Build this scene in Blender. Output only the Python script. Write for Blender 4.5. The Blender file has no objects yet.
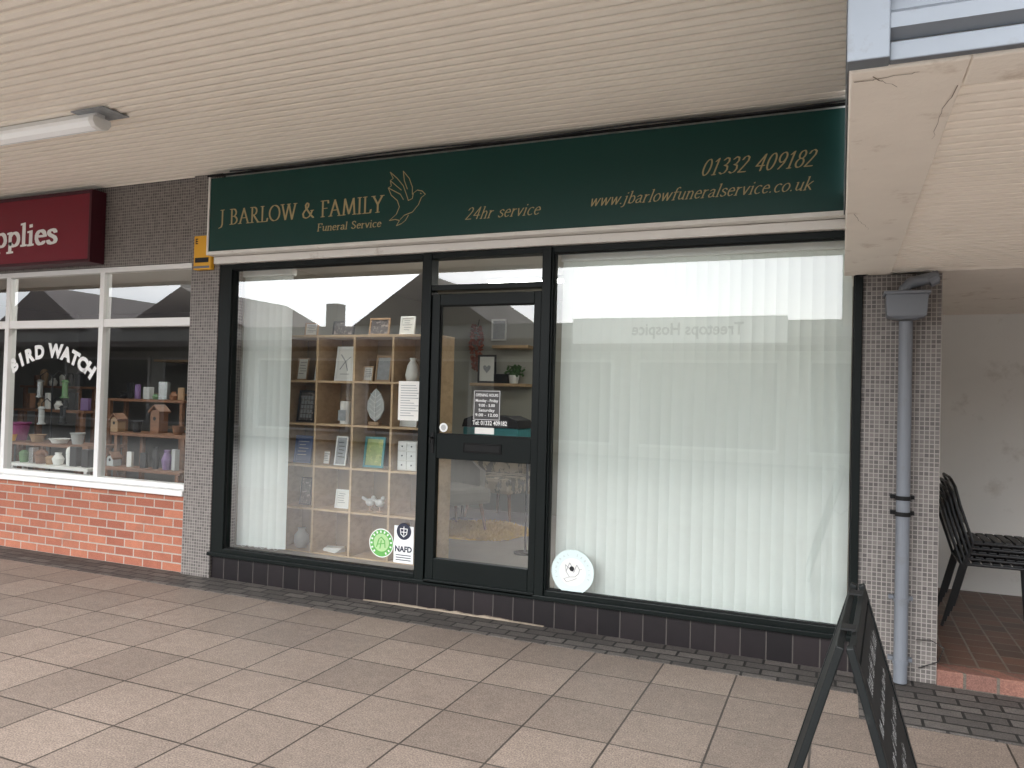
import bpy, bmesh, math, random
from mathutils import Vector, Matrix
random.seed(7)
COL = bpy.context.scene.collection
R = math.radians
# ------------------------------------------------------------------ camera
FPX, CX, CY = 775.0, 512.0, 384.0
PHI, TH, RO = R(22.99), R(1.18), R(1.55)
CAM = Vector((0, -5.0, 1.54))
Fv = Vector((-math.sin(PHI)*math.cos(TH), math.cos(PHI)*math.cos(TH), math.sin(TH)))
R0 = Vector((math.cos(PHI), math.sin(PHI), 0)); U0 = R0.cross(Fv)
Rv = R0*math.cos(RO) + U0*math.sin(RO); Uv = U0*math.cos(RO) - R0*math.sin(RO)
def ray(px, py): return Fv + Rv*((px-CX)/FPX) - Uv*((py-CY)/FPX)
def at(px, py, y=0.0):
    d = ray(px, py); return CAM + d*((y-CAM.y)/d.y)
def onz(px, py, z=0.0):
    d = ray(px, py); return CAM + d*((z-CAM.z)/d.z)
cd = bpy.data.cameras.new('camera'); co = bpy.data.objects.new('camera', cd); COL.objects.link(co)
cd.sensor_width = 36; cd.lens = FPX/1024*36; cd.clip_end = 500
M = Matrix((Rv, Uv, -Fv)).transposed().to_4x4(); M.translation = CAM; co.matrix_world = M
bpy.context.scene.camera = co
# ------------------------------------------------------------------ materials
def nodes(name):
    m = bpy.data.materials.new(name); m.use_nodes = True; nt = m.node_tree
    return m, nt, nt.nodes['Principled BSDF']
def N(nt, t, **k):
    n = nt.nodes.new(t)
    for a, b in k.items(): setattr(n, a, b)
    return n
def mixc(nt, fac, a, b, mode='MIX'):
    n = N(nt, 'ShaderNodeMix', data_type='RGBA', blend_type=mode)
    for s, v in ((0, fac), (6, a), (7, b)):
        if hasattr(v, 'is_output'): nt.links.new(v, n.inputs[s])
        else: n.inputs[s].default_value = v if s == 0 else (*v, 1) if len(v) == 3 else v
    return n.outputs[2]
def noise(nt, scale, detail=4, vec=None, rough=.6):
    n = N(nt, 'ShaderNodeTexNoise'); n.inputs['Scale'].default_value = scale; n.inputs['Detail'].default_value = detail
    n.inputs['Roughness'].default_value = rough
    if vec is not None: nt.links.new(vec, n.inputs['Vector'])
    return n.outputs['Fac']
def ramp(nt, fac, a, b):
    n = N(nt, 'ShaderNodeMapRange'); nt.links.new(fac, n.inputs[0]); n.inputs[1].default_value = a; n.inputs[2].default_value = b
    return n.outputs[0]
def coords(nt): return N(nt, 'ShaderNodeTexCoord').outputs['Object']
def scaled(nt, vec, s):
    n = N(nt, 'ShaderNodeMapping'); nt.links.new(vec, n.inputs[0]); n.inputs['Scale'].default_value = s; return n.outputs[0]
def bump(nt, b, h, strength=.3, dist=.01):
    n = N(nt, 'ShaderNodeBump'); n.inputs['Strength'].default_value = strength; n.inputs['Distance'].default_value = dist
    nt.links.new(h, n.inputs['Height']); nt.links.new(n.outputs[0], b.inputs['Normal'])
def pm(name, col, rough=.6, var=.12, scale=6, bmp=.0, bscale=60, metal=0, dirt=None, dscale=2, dstretch=(1,1,1), dlo=.5, dhi=.75, emit=0, spec=.5, trans=0):
    m, nt, b = nodes(name); v = coords(nt)
    lo = tuple(c*(1-var) for c in col); hi = tuple(min(1, c*(1+var)) for c in col)
    c = mixc(nt, noise(nt, scale, 5, v), lo, hi)
    if dirt:
        f = ramp(nt, noise(nt, dscale, 8, scaled(nt, v, dstretch), .65), dlo, dhi)
        c = mixc(nt, f, c, dirt)
    nt.links.new(c, b.inputs['Base Color']); b.inputs['Roughness'].default_value = rough
    b.inputs['Metallic'].default_value = metal; b.inputs['Specular IOR Level'].default_value = spec
    if bmp: bump(nt, b, noise(nt, bscale, 3, v), bmp, .004)
    if emit: b.inputs['Emission Color'].default_value = (*col, 1); b.inputs['Emission Strength'].default_value = emit
    if trans:
        o = nt.nodes['Material Output']; t = N(nt, 'ShaderNodeBsdfTranslucent'); nt.links.new(c, t.inputs[0])
        mx = N(nt, 'ShaderNodeMixShader'); mx.inputs[0].default_value = trans
        nt.links.new(b.outputs[0], mx.inputs[1]); nt.links.new(t.outputs[0], mx.inputs[2]); nt.links.new(mx.outputs[0], o.inputs[0])
    return m
def brickm(name, c1, c2, mortar, bw, bh, ms, offset=.5, plane='XZ', rough=.7, bstr=.6, speck=0, stain=None, stainlo=.5, smooth=.1, shift=(0,0), spec=.5):
    m, nt, b = nodes(name); v = coords(nt); b.inputs['Specular IOR Level'].default_value = spec
    s = N(nt, 'ShaderNodeSeparateXYZ'); nt.links.new(v, s.inputs[0]); cb = N(nt, 'ShaderNodeCombineXYZ')
    if plane == 'XZ':
        a = N(nt, 'ShaderNodeMath', operation='ADD'); nt.links.new(s.outputs[0], a.inputs[0]); nt.links.new(s.outputs[1], a.inputs[1])
        nt.links.new(a.outputs[0], cb.inputs[0]); nt.links.new(s.outputs[2], cb.inputs[1])
    else:
        nt.links.new(s.outputs[0], cb.inputs[0]); nt.links.new(s.outputs[1], cb.inputs[1])
    mp = N(nt, 'ShaderNodeMapping'); nt.links.new(cb.outputs[0], mp.inputs[0]); mp.inputs['Location'].default_value = (shift[0], shift[1], 0)
    t = N(nt, 'ShaderNodeTexBrick'); t.offset = offset; t.squash = 1
    t.inputs['Scale'].default_value = 1; t.inputs['Brick Width'].default_value = bw; t.inputs['Row Height'].default_value = bh
    t.inputs['Mortar Size'].default_value = ms; t.inputs['Mortar Smooth'].default_value = smooth
    t.inputs['Color1'].default_value = (*c1, 1); t.inputs['Color2'].default_value = (*c2, 1); t.inputs['Mortar'].default_value = (*mortar, 1)
    nt.links.new(mp.outputs[0], t.inputs['Vector'])
    c = t.outputs['Color']
    if speck:
        f = ramp(nt, noise(nt, 135, 3, v), .36, .64)
        c = mixc(nt, speck, c, mixc(nt, f, (.42, .40, .38), (1.58, 1.55, 1.51)), 'MULTIPLY')
        f = ramp(nt, noise(nt, 26, 4, v), .35, .65)
        c = mixc(nt, speck*.5, c, mixc(nt, f, (.75, .75, .75), (1.25, 1.25, 1.25)), 'MULTIPLY')
        f = ramp(nt, noise(nt, .9, 4, v), .3, .7)
        c = mixc(nt, 1.0, c, mixc(nt, f, (.88, .88, .88), (1.08, 1.08, 1.08)), 'MULTIPLY')
    g = mixc(nt, noise(nt, 9, 6, v), (.80, .80, .80), (1.18, 1.18, 1.18))
    c = mixc(nt, 1.0, c, g, 'MULTIPLY')
    if stain:
        f = ramp(nt, noise(nt, 1.7, 8, v, .7), stainlo, stainlo+.25)
        c = mixc(nt, f, c, stain)
    nt.links.new(c, b.inputs['Base Color']); b.inputs['Roughness'].default_value = rough
    inv = N(nt, 'ShaderNodeMath', operation='MULTIPLY_ADD'); nt.links.new(t.outputs['Fac'], inv.inputs[0]); inv.inputs[1].default_value = -1
    nt.links.new(ramp(nt, noise(nt, 90, 3, v), -1, 6), inv.inputs[2])
    bump(nt, b, inv.outputs[0], bstr, .006)
    return m
def glassm(name, base=.03, gain=1.6, tint=(.93, .96, .95)):
    m, nt, b = nodes(name); nt.nodes.remove(b); o = nt.nodes['Material Output']
    def mth(op, a, b_=None, c=None):
        n = N(nt, 'ShaderNodeMath', operation=op)
        for i, q in enumerate((a, b_, c)):
            if q is None: continue
            if hasattr(q, 'is_output'): nt.links.new(q, n.inputs[i])
            else: n.inputs[i].default_value = q
        return n.outputs[0]
    ge = N(nt, 'ShaderNodeNewGeometry'); dt = N(nt, 'ShaderNodeVectorMath', operation='DOT_PRODUCT')
    nt.links.new(ge.outputs['Normal'], dt.inputs[0]); nt.links.new(ge.outputs['Incoming'], dt.inputs[1])
    c = mth('ABSOLUTE', dt.outputs['Value']); p5 = mth('POWER', mth('SUBTRACT', 1.0, c), 5.0)
    F = mth('MULTIPLY_ADD', p5, .96, .04); ma = mth('MULTIPLY_ADD', F, gain, base)
    ma = mth('MINIMUM', ma, 1.0)
    bn = N(nt, 'ShaderNodeBump'); bn.inputs['Strength'].default_value = .015; bn.inputs['Distance'].default_value = .01
    nt.links.new(noise(nt, 1.6, 1, coords(nt)), bn.inputs['Height'])
    t = N(nt, 'ShaderNodeBsdfTransparent'); t.inputs[0].default_value = (*tint, 1)
    g = N(nt, 'ShaderNodeBsdfGlossy'); g.inputs['Roughness'].default_value = .0; nt.links.new(bn.outputs[0], g.inputs['Normal'])
    x = N(nt, 'ShaderNodeMixShader'); nt.links.new(ma, x.inputs[0]); nt.links.new(t.outputs[0], x.inputs[1]); nt.links.new(g.outputs[0], x.inputs[2])
    nt.links.new(x.outputs[0], o.inputs[0]); return m
MT = dict(
 pave=brickm('paving_slabs', (.240,.193,.163), (.178,.143,.121), (.045,.036,.030), .42, .42, .0052, 0, 'XY', .55, .6, .75, (.11,.088,.074), .60, shift=(.1,.3), spec=.45),
 sett=brickm('dark_setts', (.115,.103,.095), (.058,.052,.048), (.014,.013,.012), .2, .1, .008, .5, 'XY', .75, .9, .5),
 street=pm('bounce_street_concrete', (.36,.345,.32), .85, .1, 3, .3),  # pale tone chosen to bounce light
 ground=pm('asphalt', (.12,.118,.112), .85, .2, 3, .3),
 mosaic=brickm('mosaic_tile', (.175,.155,.142), (.085,.075,.069), (.31,.28,.255), .026, .026, .0025, 0, 'XZ', .45, .3, 0, (.11,.097,.088), .62),
 brick=brickm('red_brick', (.46,.17,.10), (.31,.10,.062), (.42,.37,.32), .225, .075, .006, .5, 'XZ', .85, .8, .35, (.2,.1,.07), .6),
 plinth=brickm('plinth_tile', (.011,.009,.010), (.022,.017,.018), (.07,.062,.056), .152, .2, .004, 0, 'XZ', .4, .3, shift=(.03,.0), spec=.25),
 quarry=brickm('quarry_tile', (.155,.078,.052), (.085,.050,.038), (.19,.16,.13), .15, .15, .006, 0, 'XY', .45, .5, .3, (.075,.052,.042), .55),
 stepbrick=brickm('step_brick', (.24,.11,.08), (.15,.075,.06), (.12,.10,.08), .16, .3, .008, 0, 'XZ', .7, .8, .4),
 soffit=pm('cream_soffit_boards', (.96,.88,.775), .42, .04, 2, dirt=(.80,.70,.59), dscale=1.1, dstretch=(.4,2,1), dlo=.58, dhi=.95),
 soffit2=pm('old_soffit_boards', (.90,.82,.72), .6, .06, 3, dirt=(.60,.5,.4), dscale=2.5, dlo=.6, dhi=.85),
 slab=pm('painted_concrete', (.84,.77,.68), .75, .07, 5, .6, 40, dirt=(.44,.34,.25), dscale=4.2, dlo=.57, dhi=.76),
 metal=pm('flashing_metal', (.17,.185,.205), .5, .14, 3, metal=.25, dirt=(.09,.08,.075), dscale=6, dlo=.56, dhi=.78),
 frame=pm('near_black_frame', (.003,.0055,.005), .38, .3, 4, spec=.18),
 rubber=pm('black_rubber', (.010,.010,.010), .6, spec=.2),
 sign=pm('green_sign_face', (.002,.040,.032), .42, .08, 1.5, spec=.35),
 gold=pm('gold_vinyl', (.38,.30,.145), .5, .05),
 trim=pm('white_trim', (.76,.73,.68), .5, .06, 3, dirt=(.42,.36,.3), dscale=5, dlo=.6, dhi=.8),
 wframe=pm('white_upvc', (.82,.81,.79), .35, .04, 3),
 red=pm('maroon_sign_face', (.17,.004,.018), .4, .06, 2, spec=.35),
 darkred=pm('dark_sign_edge', (.05,.006,.012), .45, spec=.3),
 white=pm('white_vinyl', (.82,.82,.80), .5, .03),
 black=pm('black_vinyl', (.015,.015,.016), .5, spec=.3),
 yellow=pm('yellow_plastic', (.75,.38,.02), .4),
 blind=pm('white_blind_fabric', (.84,.87,.84), .8, .03, 14, trans=.36),
 rail=pm('blind_rail', (.7,.7,.68), .4),
 oak=pm('oak_board', (.54,.37,.21), .5, .18, 5, dirt=(.38,.25,.13), dscale=4, dstretch=(.6,3,6), dlo=.45, dhi=.8),
 oakd=pm('oak_back', (.29,.20,.12), .6, .15, 5),
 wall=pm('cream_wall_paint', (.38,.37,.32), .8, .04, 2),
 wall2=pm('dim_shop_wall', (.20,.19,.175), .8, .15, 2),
 pass_wall=pm('off_white_plaster', (.68,.66,.62), .8, .06, 2, .2, 30, dirt=(.42,.38,.33), dscale=3, dlo=.58, dhi=.8),
 ceil=pm('white_ceiling', (.6,.59,.56), .8, .03),
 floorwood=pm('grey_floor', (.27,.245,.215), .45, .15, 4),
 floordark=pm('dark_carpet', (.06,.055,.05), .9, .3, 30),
 pipe=pm('grey_pvc_pipe', (.165,.178,.20), .45, .07, 3, dirt=(.13,.12,.11), dscale=5, dlo=.55, dhi=.8),
 lamp=pm('lamp_diffuser', (.9,.9,.89), .3, .02, 3, emit=.12),  # unlit cover; faint glow added so it reads white
 lampon=pm('lit_lamp', (1,.98,.93), .4, .0, 3, emit=26),
 chairm=pm('black_chair_frame', (.012,.012,.013), .35, .2),
 chairs=pm('black_chair_slat', (.02,.02,.021), .5, .3),
 aboard=pm('weathered_black_wood', (.006,.007,.007), .55, .4, 8, dirt=(.03,.032,.03), dscale=10, dlo=.6, dhi=.8, spec=.18),
 chalkb=pm('chalkboard', (.010,.011,.011), .65, .5, 4, dirt=(.028,.028,.028), dscale=3, dlo=.5, dhi=.85, spec=.2),
 chalk=pm('chalk', (.5,.5,.49), .9, .2, 60),
 fabric=pm('grey_upholstery', (.22,.20,.175), .9, .15, 5, .4, 200),
 leafy=pm('leaf_upholstery', (.40,.32,.22), .9, .05, 3, dirt=(.10,.085,.06), dscale=11, dstretch=(1,1,.5), dlo=.50, dhi=.54),
 rug=pm('yellow_rug', (.60,.38,.09), .95, .25, 25, .8, 120),
 wood=pm('brown_wood', (.22,.10,.05), .55, .25, 5, dirt=(.09,.04,.02), dscale=5, dstretch=(1,1,6), dlo=.5, dhi=.8),
 palewood=pm('pale_wood', (.36,.23,.13), .6, .2, 6),
 magenta=pm('magenta_plastic', (.25,.03,.14), .5), lilac=pm('lilac_plastic', (.2,.12,.27), .5),
 green=pm('green_print', (.12,.40,.08), .5, .1), leafpr=pm('dull_green_print', (.10,.20,.08), .6, .2), navy=pm('navy_print', (.012,.016,.04), .5),
 blue=pm('blue_cover', (.08,.14,.34), .5, .15), teal=pm('teal_print', (.04,.26,.28), .5, .3, 20),
 paper=pm('paper', (.78,.77,.73), .7, .05, 10), greyprint=pm('grey_print', (.30,.31,.32), .6, .4, 25),
 glowpanel=pm('glow_sign_panel', (.8,.82,.8), .6, .03, 3, emit=1.0),  # glow added so the sign shows in the window reflection
 silver=pm('silver', (.6,.6,.6), .25, .1, metal=.9), stone=pm('grey_ceramic', (.45,.46,.45), .5, .15, 12),
 paleteal=pm('pale_teal_print', (.66,.77,.75), .6, .05, 12), cement=pm('cement_strip', (.30,.245,.185), .9, .3, 9, .6, 60),
 flower=pm('dried_flowers', (.30,.07,.035), .8, .4, 30), leafg=pm('plant_leaf', (.05,.12,.03), .5, .4, 20),
 meadow=pm('meadow_print', (.30,.38,.12), .5, .5, 18, dirt=(.55,.55,.2), dscale=12, dlo=.5, dhi=.6),
 photo=pm('dark_photo_print', (.09,.08,.08), .4, .6, 40, dirt=(.35,.3,.28), dscale=30, dlo=.5, dhi=.6),
 oppwall=pm('opposite_wall', (.56,.54,.5), .8, .1, 1), opproof=pm('opposite_roof', (.2,.17,.16), .8, .2, 2),
 oppdark=pm('opposite_window', (.08,.085,.09), .1), cable=pm('black_cable', (.012,.012,.012), .5),
 glass=glassm('shop_glass', .05, 1.7), glassR=glassm('large_window_glass', .035, 1.6, (.95,.98,.965)),
 glassL=glassm('display_window_glass', .10, 2.2), glass2=glassm('left_shop_glass', .03, 1.5),
)
# ------------------------------------------------------------------ mesh builder
class MB:
    def __init__(s): s.v = []; s.f = []
    def add(s, vs, fs):
        n = len(s.v); s.v += [Vector(v) for v in vs]; s.f += [tuple(i+n for i in f) for f in fs]; return s
    def box(s, x0, x1, y0, y1, z0, z1):
        return s.add([(x, y, z) for z in (z0, z1) for y in (y0, y1) for x in (x0, x1)],
                     [(0,2,3,1), (4,5,7,6), (0,1,5,4), (2,6,7,3), (0,4,6,2), (1,3,7,5)])
    def obox(s, c, size, rot=Matrix.Identity(3)):
        a, b, d = (q/2 for q in size); c = Vector(c)
        return s.add([c + rot @ Vector((x, y, z)) for z in (-d, d) for y in (-b, b) for x in (-a, a)],
                     [(0,2,3,1), (4,5,7,6), (0,1,5,4), (2,6,7,3), (0,4,6,2), (1,3,7,5)])
    def prism(s, pts, axis, a, b, caps=True, closed=True):
        mk = {'x': lambda t, p: (t, p[0], p[1]), 'y': lambda t, p: (p[0], t, p[1]), 'z': lambda t, p: (p[0], p[1], t)}[axis]
        n = len(pts); fs = [(i, (i+1) % n, (i+1) % n+n, i+n) for i in range(n if closed else n-1)]
        if caps and closed: fs += [tuple(range(n)), tuple(range(n, 2*n))[::-1]]
        return s.add([mk(a, p) for p in pts]+[mk(b, p) for p in pts], fs)
    def tube(s, pts, r, n=8):
        pts = [Vector(p) for p in pts]; vs = []; fs = []; prev = None
        for i, p in enumerate(pts):
            t = (pts[min(i+1, len(pts)-1)]-pts[max(i-1, 0)]).normalized()
            if prev is None: prev = t.orthogonal().normalized()
            a = (prev - t*prev.dot(t)).normalized(); prev = a; b = t.cross(a)
            rr = r[i] if isinstance(r, (list, tuple)) else r
            vs += [p + (a*math.cos(2*math.pi*k/n) + b*math.sin(2*math.pi*k/n))*rr for k in range(n)]
        for i in range(len(pts)-1):
            fs += [(i*n+k, i*n+(k+1) % n, (i+1)*n+(k+1) % n, (i+1)*n+k) for k in range(n)]
        fs += [tuple(range(n)), tuple(range((len(pts)-1)*n, len(pts)*n))]
        return s.add(vs, fs)
    def lathe(s, c, prof, n=20):
        vs = []; m = len(prof)
        for r, z in prof: vs += [(c[0]+r*math.cos(2*math.pi*k/n), c[1]+r*math.sin(2*math.pi*k/n), c[2]+z) for k in range(n)]
        fs = [(i*n+k, i*n+(k+1) % n, (i+1)*n+(k+1) % n, (i+1)*n+k) for i in range(m-1) for k in range(n)]
        fs += [tuple(range(n)), tuple(range((m-1)*n, m*n))]
        return s.add(vs, fs)
    def ball(s, c, r, n=12, m=8):
        if not isinstance(r, (list, tuple)): r = (r, r, r)
        vs = []; fs = []
        for i in range(m+1):
            t = math.pi*i/m
            vs += [(c[0]+r[0]*math.sin(t)*math.cos(2*math.pi*k/n), c[1]+r[1]*math.sin(t)*math.sin(2*math.pi*k/n), c[2]+r[2]*math.cos(t)) for k in range(n)]
        fs = [(i*n+k, i*n+(k+1) % n, (i+1)*n+(k+1) % n, (i+1)*n+k) for i in range(m) for k in range(n)]
        return s.add(vs, fs)
    def disc(s, c, r, n=40):   # facing -y
        return s.add([(c[0]+r*math.cos(2*math.pi*k/n), c[1], c[2]+r*math.sin(2*math.pi*k/n)) for k in range(n)], [tuple(range(n))])
ORI = {}
def part(mb, name, mat, parent=None, bev=0, smooth=False, label=None, recalc=True):
    me = bpy.data.meshes.new(name); o = Vector((0,0,0)); p = parent
    while p is not None: o = ORI.get(p.name, o) if p.name in ORI else o; p = p.parent
    me.from_pydata([v-o for v in mb.v], [], mb.f)
    bm = bmesh.new(); bm.from_mesh(me); bmesh.ops.remove_doubles(bm, verts=bm.verts, dist=1e-6) if smooth else None
    if recalc: bmesh.ops.recalc_face_normals(bm, faces=bm.faces)
    bm.to_mesh(me); bm.free()
    me.materials.append(MT[mat] if isinstance(mat, str) else mat)
    if smooth: me.polygons.foreach_set('use_smooth', [True]*len(me.polygons))
    ob = bpy.data.objects.new(name, me); COL.objects.link(ob); ob.parent = parent
    if bev:
        b = ob.modifiers.new('bevel', 'BEVEL'); b.width = bev; b.segments = 2; b.limit_method = 'ANGLE'
    if label: ob['label'] = label
    return ob
def tag(o, label, cat, group=None):
    o['label'] = label; o['category'] = cat
    if group: o['group'] = group
    return o
def thing(name, label, cat, loc=(0,0,0), group=None):
    o = bpy.data.objects.new(name, None); COL.objects.link(o); o.location = loc; o.empty_display_size = .1
    ORI[o.name] = Vector(loc); return tag(o, label, cat, group)
def struct(o): o['kind'] = 'structure'; return o
def copy_tree(o, parent=None):
    c = o.copy(); COL.objects.link(c); c.parent = parent
    for ch in list(o.children): copy_tree(ch, c)
    return c
class PL:
    def __init__(s, O, U, V): s.O = Vector(O); s.U = Vector(U).normalized(); s.V = Vector(V).normalized(); s.N = s.U.cross(s.V)
    def __call__(s, u, v, d=0): return s.O + s.U*u + s.V*v + s.N*d
def wallpl(y): return PL((0, y, 0), (1,0,0), (0,0,1))
# ------------------------------------------------------------------ lettering
def arc(cx, cy, rx, ry, a0, a1, n=14): return [(cx+rx*math.cos(R(a0+(a1-a0)*i/n)), cy+ry*math.sin(R(a0+(a1-a0)*i/n))) for i in range(n+1)]
def sf(x, y, w=.09): return [(x-w, y), (x+w, y)]
SS = [(.44,.82),(.36,.96),(.24,1),(.12,.92),(.08,.78),(.14,.64),(.26,.54),(.4,.42),(.46,.26),(.4,.08),(.26,0),(.12,.05),(.05,.2)]
ss = [(x*.78, y*.62) for x, y in SS]
G = {
 'J': (.42, [[(.27,1),(.27,.05),(.2,-.14),(.03,-.2)], sf(.27,1,.11)]),
 'B': (.66, [[(.15,0),(.15,1)], [(.04,1),(.28,1)]+arc(.28,.76,.2,.24,90,-90)+[(.15,.52)], arc(.28,.26,.27,.26,90,-90)+[(.04,0)]]),
 'A': (.80, [[(.08,0),(.38,1)], [(.36,1),(.70,0)], [(.18,.36),(.58,.36)], sf(.08,0), sf(.70,0)]),
 'R': (.72, [[(.15,0),(.15,1)], [(.04,1),(.28,1)]+arc(.28,.75,.21,.25,90,-90)+[(.15,.5)], [(.26,.5),(.62,0)], sf(.15,0), sf(.64,0,.07)]),
 'L': (.58, [[(.15,1),(.15,0)], [(.04,0),(.5,0),(.54,.2)], sf(.15,1)]),
 'O': (.88, [arc(.43,.5,.37,.5,0,360,28)]),
 'W': (1.06, [[(.06,1),(.3,0)], [(.3,0),(.53,1)], [(.53,1),(.77,0)], [(.77,0),(1.0,1)], sf(.06,1), sf(.53,1), sf(1,1)]),
 '&': (.86, [[(.8,0),(.6,.2),(.26,.66),(.23,.82),(.33,.97),(.45,.88),(.42,.7),(.18,.46),(.07,.28),(.12,.07),(.3,-.01),(.5,.08),(.64,.28),(.7,.46)], sf(.7,.47,.08)]),
 'F': (.56, [[(.15,1),(.15,0)], [(.04,1),(.5,1),(.52,.84)], [(.15,.52),(.42,.52)], sf(.15,0)]),
 'M': (.98, [[(.12,0),(.2,1)], [(.2,1),(.48,.05)], [(.48,.05),(.78,1)], [(.78,1),(.86,0)], sf(.12,0), sf(.86,0)]),
 'I': (.32, [[(.15,1),(.15,0)], sf(.15,1), sf(.15,0)]),
 'Y': (.70, [[(.06,1),(.35,.48)], [(.35,.48),(.63,1)], [(.35,.48),(.35,0)], sf(.06,1), sf(.63,1), sf(.35,0)]),
 'S': (.54, [SS]),
 'a': (.48, [[(.08,.5),(.2,.62),(.34,.56),(.36,.42),(.36,.08),(.46,.02)], [(.36,.38),(.14,.3),(.06,.16),(.12,.02),(.24,.01),(.36,.12)]]),
 'b': (.50, [[(.03,.98),(.11,1),(.11,.02)], arc(.27,.31,.18,.3,150,-150)]),
 'c': (.44, [arc(.26,.31,.2,.31,50,310)]),
 'e': (.46, [[(.08,.36),(.43,.36)]+arc(.25,.31,.18,.31,12,318)]),
 'f': (.34, [[(.38,.93),(.3,1),(.2,.92),(.17,.78),(.17,0)], [(.05,.62),(.33,.62)], sf(.17,0,.07)]),
 'h': (.52, [[(.04,.98),(.11,1),(.11,0)], [(.11,.42),(.2,.58),(.32,.62),(.42,.5),(.42,0)], sf(.11,0,.06), sf(.42,0,.06)]),
 'i': (.24, [[(.04,.6),(.12,.62),(.12,0)], [(.12,.84),(.12,.9)], sf(.12,0,.07)]),
 'j': (.24, [[(.04,.6),(.12,.62),(.12,-.12),(.05,-.24),(-.04,-.24)], [(.12,.84),(.12,.9)]]),
 'k': (.50, [[(.04,.98),(.11,1),(.11,0)], [(.42,.62),(.13,.28)], [(.2,.34),(.47,0)], sf(.11,0,.06)]),
 'l': (.24, [[(.04,.98),(.12,1),(.12,0)], sf(.12,0,.07)]),
 'n': (.52, [[(.04,.6),(.11,.62),(.11,0)], [(.11,.42),(.2,.58),(.32,.62),(.42,.5),(.42,0)], sf(.11,0,.06), sf(.42,0,.06)]),
 'o': (.50, [arc(.25,.31,.2,.31,0,360,22)]),
 'p': (.52, [[(.04,.6),(.11,.62),(.11,-.28)], arc(.28,.31,.19,.31,150,-150), sf(.11,-.28,.08)]),
 'r': (.38, [[(.04,.6),(.11,.62),(.11,0)], [(.11,.4),(.2,.58),(.33,.58)], sf(.11,0,.07)]),
 's': (.38, [ss]),
 'u': (.52, [[(.04,.62),(.11,.62),(.11,.14),(.2,.02),(.32,.06),(.42,.2)], [(.42,.62),(.42,.02),(.49,0)]]),
 'v': (.46, [[(.05,.62),(.23,0)], [(.23,0),(.41,.62)]]),
 'w': (.70, [[(.05,.62),(.2,0)], [(.2,0),(.35,.62)], [(.35,.62),(.5,0)], [(.5,0),(.66,.62)]]),
 '.': (.20, [[(.08,.02),(.08,.07)]]),
 ' ': (.34, []),
 '0': (.54, [arc(.26,.5,.2,.5,0,360,22)]),
 '1': (.42, [[(.08,.82),(.22,1),(.22,0)], sf(.22,0,.1)]),
 '2': (.52, [[(.06,.78),(.12,.94),(.26,1),(.39,.9),(.4,.7),(.26,.4),(.05,.02),(.46,.02)]]),
 '3': (.52, [[(.08,.86),(.2,1),(.36,.94),(.4,.76),(.32,.58),(.2,.54)], [(.2,.54),(.4,.46),(.45,.26),(.36,.06),(.2,0),(.06,.1)]]),
 '4': (.54, [[(.36,0),(.36,1),(.04,.3),(.5,.3)]]),
 '8': (.52, [arc(.26,.76,.16,.24,0,360,18), arc(.26,.27,.2,.27,0,360,18)]),
 '9': (.52, [arc(.25,.7,.19,.3,0,360,18), [(.44,.7),(.4,.35),(.2,0)]]),
}
def hull(P):
    P = sorted(set((round(a, 6), round(b, 6)) for a, b in P)); H = []
    for seq in (P, P[::-1]):
        h = []
        for p in seq:
            while len(h) >= 2 and (h[-1][0]-h[-2][0])*(p[1]-h[-2][1])-(h[-1][1]-h[-2][1])*(p[0]-h[-2][0]) <= 1e-12: h.pop()
            h.append(p)
        H += h[:-1]
    return H
CNT = [0]
def stroke(mb, pl, pts, w, ang=.25, thin=.3):
    ca, sa = math.cos(ang), math.sin(ang)
    nib = [(i*w/2*ca-j*w*thin/2*sa, i*w/2*sa+j*w*thin/2*ca) for i in (-1, 1) for j in (-1, 1)]
    for a, b in zip(pts, pts[1:]):
        h = hull([(a[0]+n[0], a[1]+n[1]) for n in nib]+[(b[0]+n[0], b[1]+n[1]) for n in nib])
        CNT[0] += 1; d = .0006 + (CNT[0] % 7)*.00025
        mb.add([pl(u, v, d) for u, v in h], [tuple(range(len(h)))])
def serif_text(mb, pl, s, x, y, H, width=None, nib=.13, ang=.2, thin=.32, shear=0, gap=.05):
    nat = sum(G[c][0]+gap for c in s)-gap; sx = (width/(nat*H)) if width else 1
    cx = 0
    for c in s:
        for st in G[c][1]:
            stroke(mb, pl, [(x+((cx+px)*sx+py*shear)*H, y+py*H) for px, py in st], nib*H, ang, thin)
        cx += G[c][0]+gap
def sans(mb, pl, s, x, y, H=None, width=None, rot=0, align='L', bold=0, shear=0, d=.0008):
    cu = bpy.data.curves.new('t', 'FONT'); cu.body = s; cu.size = 1; cu.offset = bold; cu.shear = shear; cu.resolution_u = 3
    ob = bpy.data.objects.new('t', cu); me = bpy.data.meshes.new_from_object(ob)
    vs = [(v.co.x, v.co.y) for v in me.vertices]
    if vs:
        x0 = min(v[0] for v in vs); x1 = max(v[0] for v in vs)
        kh = (H/.7) if H else width/(x1-x0); kw = width/(x1-x0) if width else kh
        ox = {'L': 0, 'C': -(x1-x0)/2, 'R': -(x1-x0)}[align]; c, sn = math.cos(rot), math.sin(rot)
        out = []
        for a, b in vs:
            u = (a-x0+ox)*kw; w = b*kh; out.append(pl(x+u*c-w*sn, y+u*sn+w*c, d))
        mb.add(out, [tuple(p.vertices) for p in me.polygons])
    bpy.data.meshes.remove(me); bpy.data.objects.remove(ob); bpy.data.curves.remove(cu)
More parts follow.
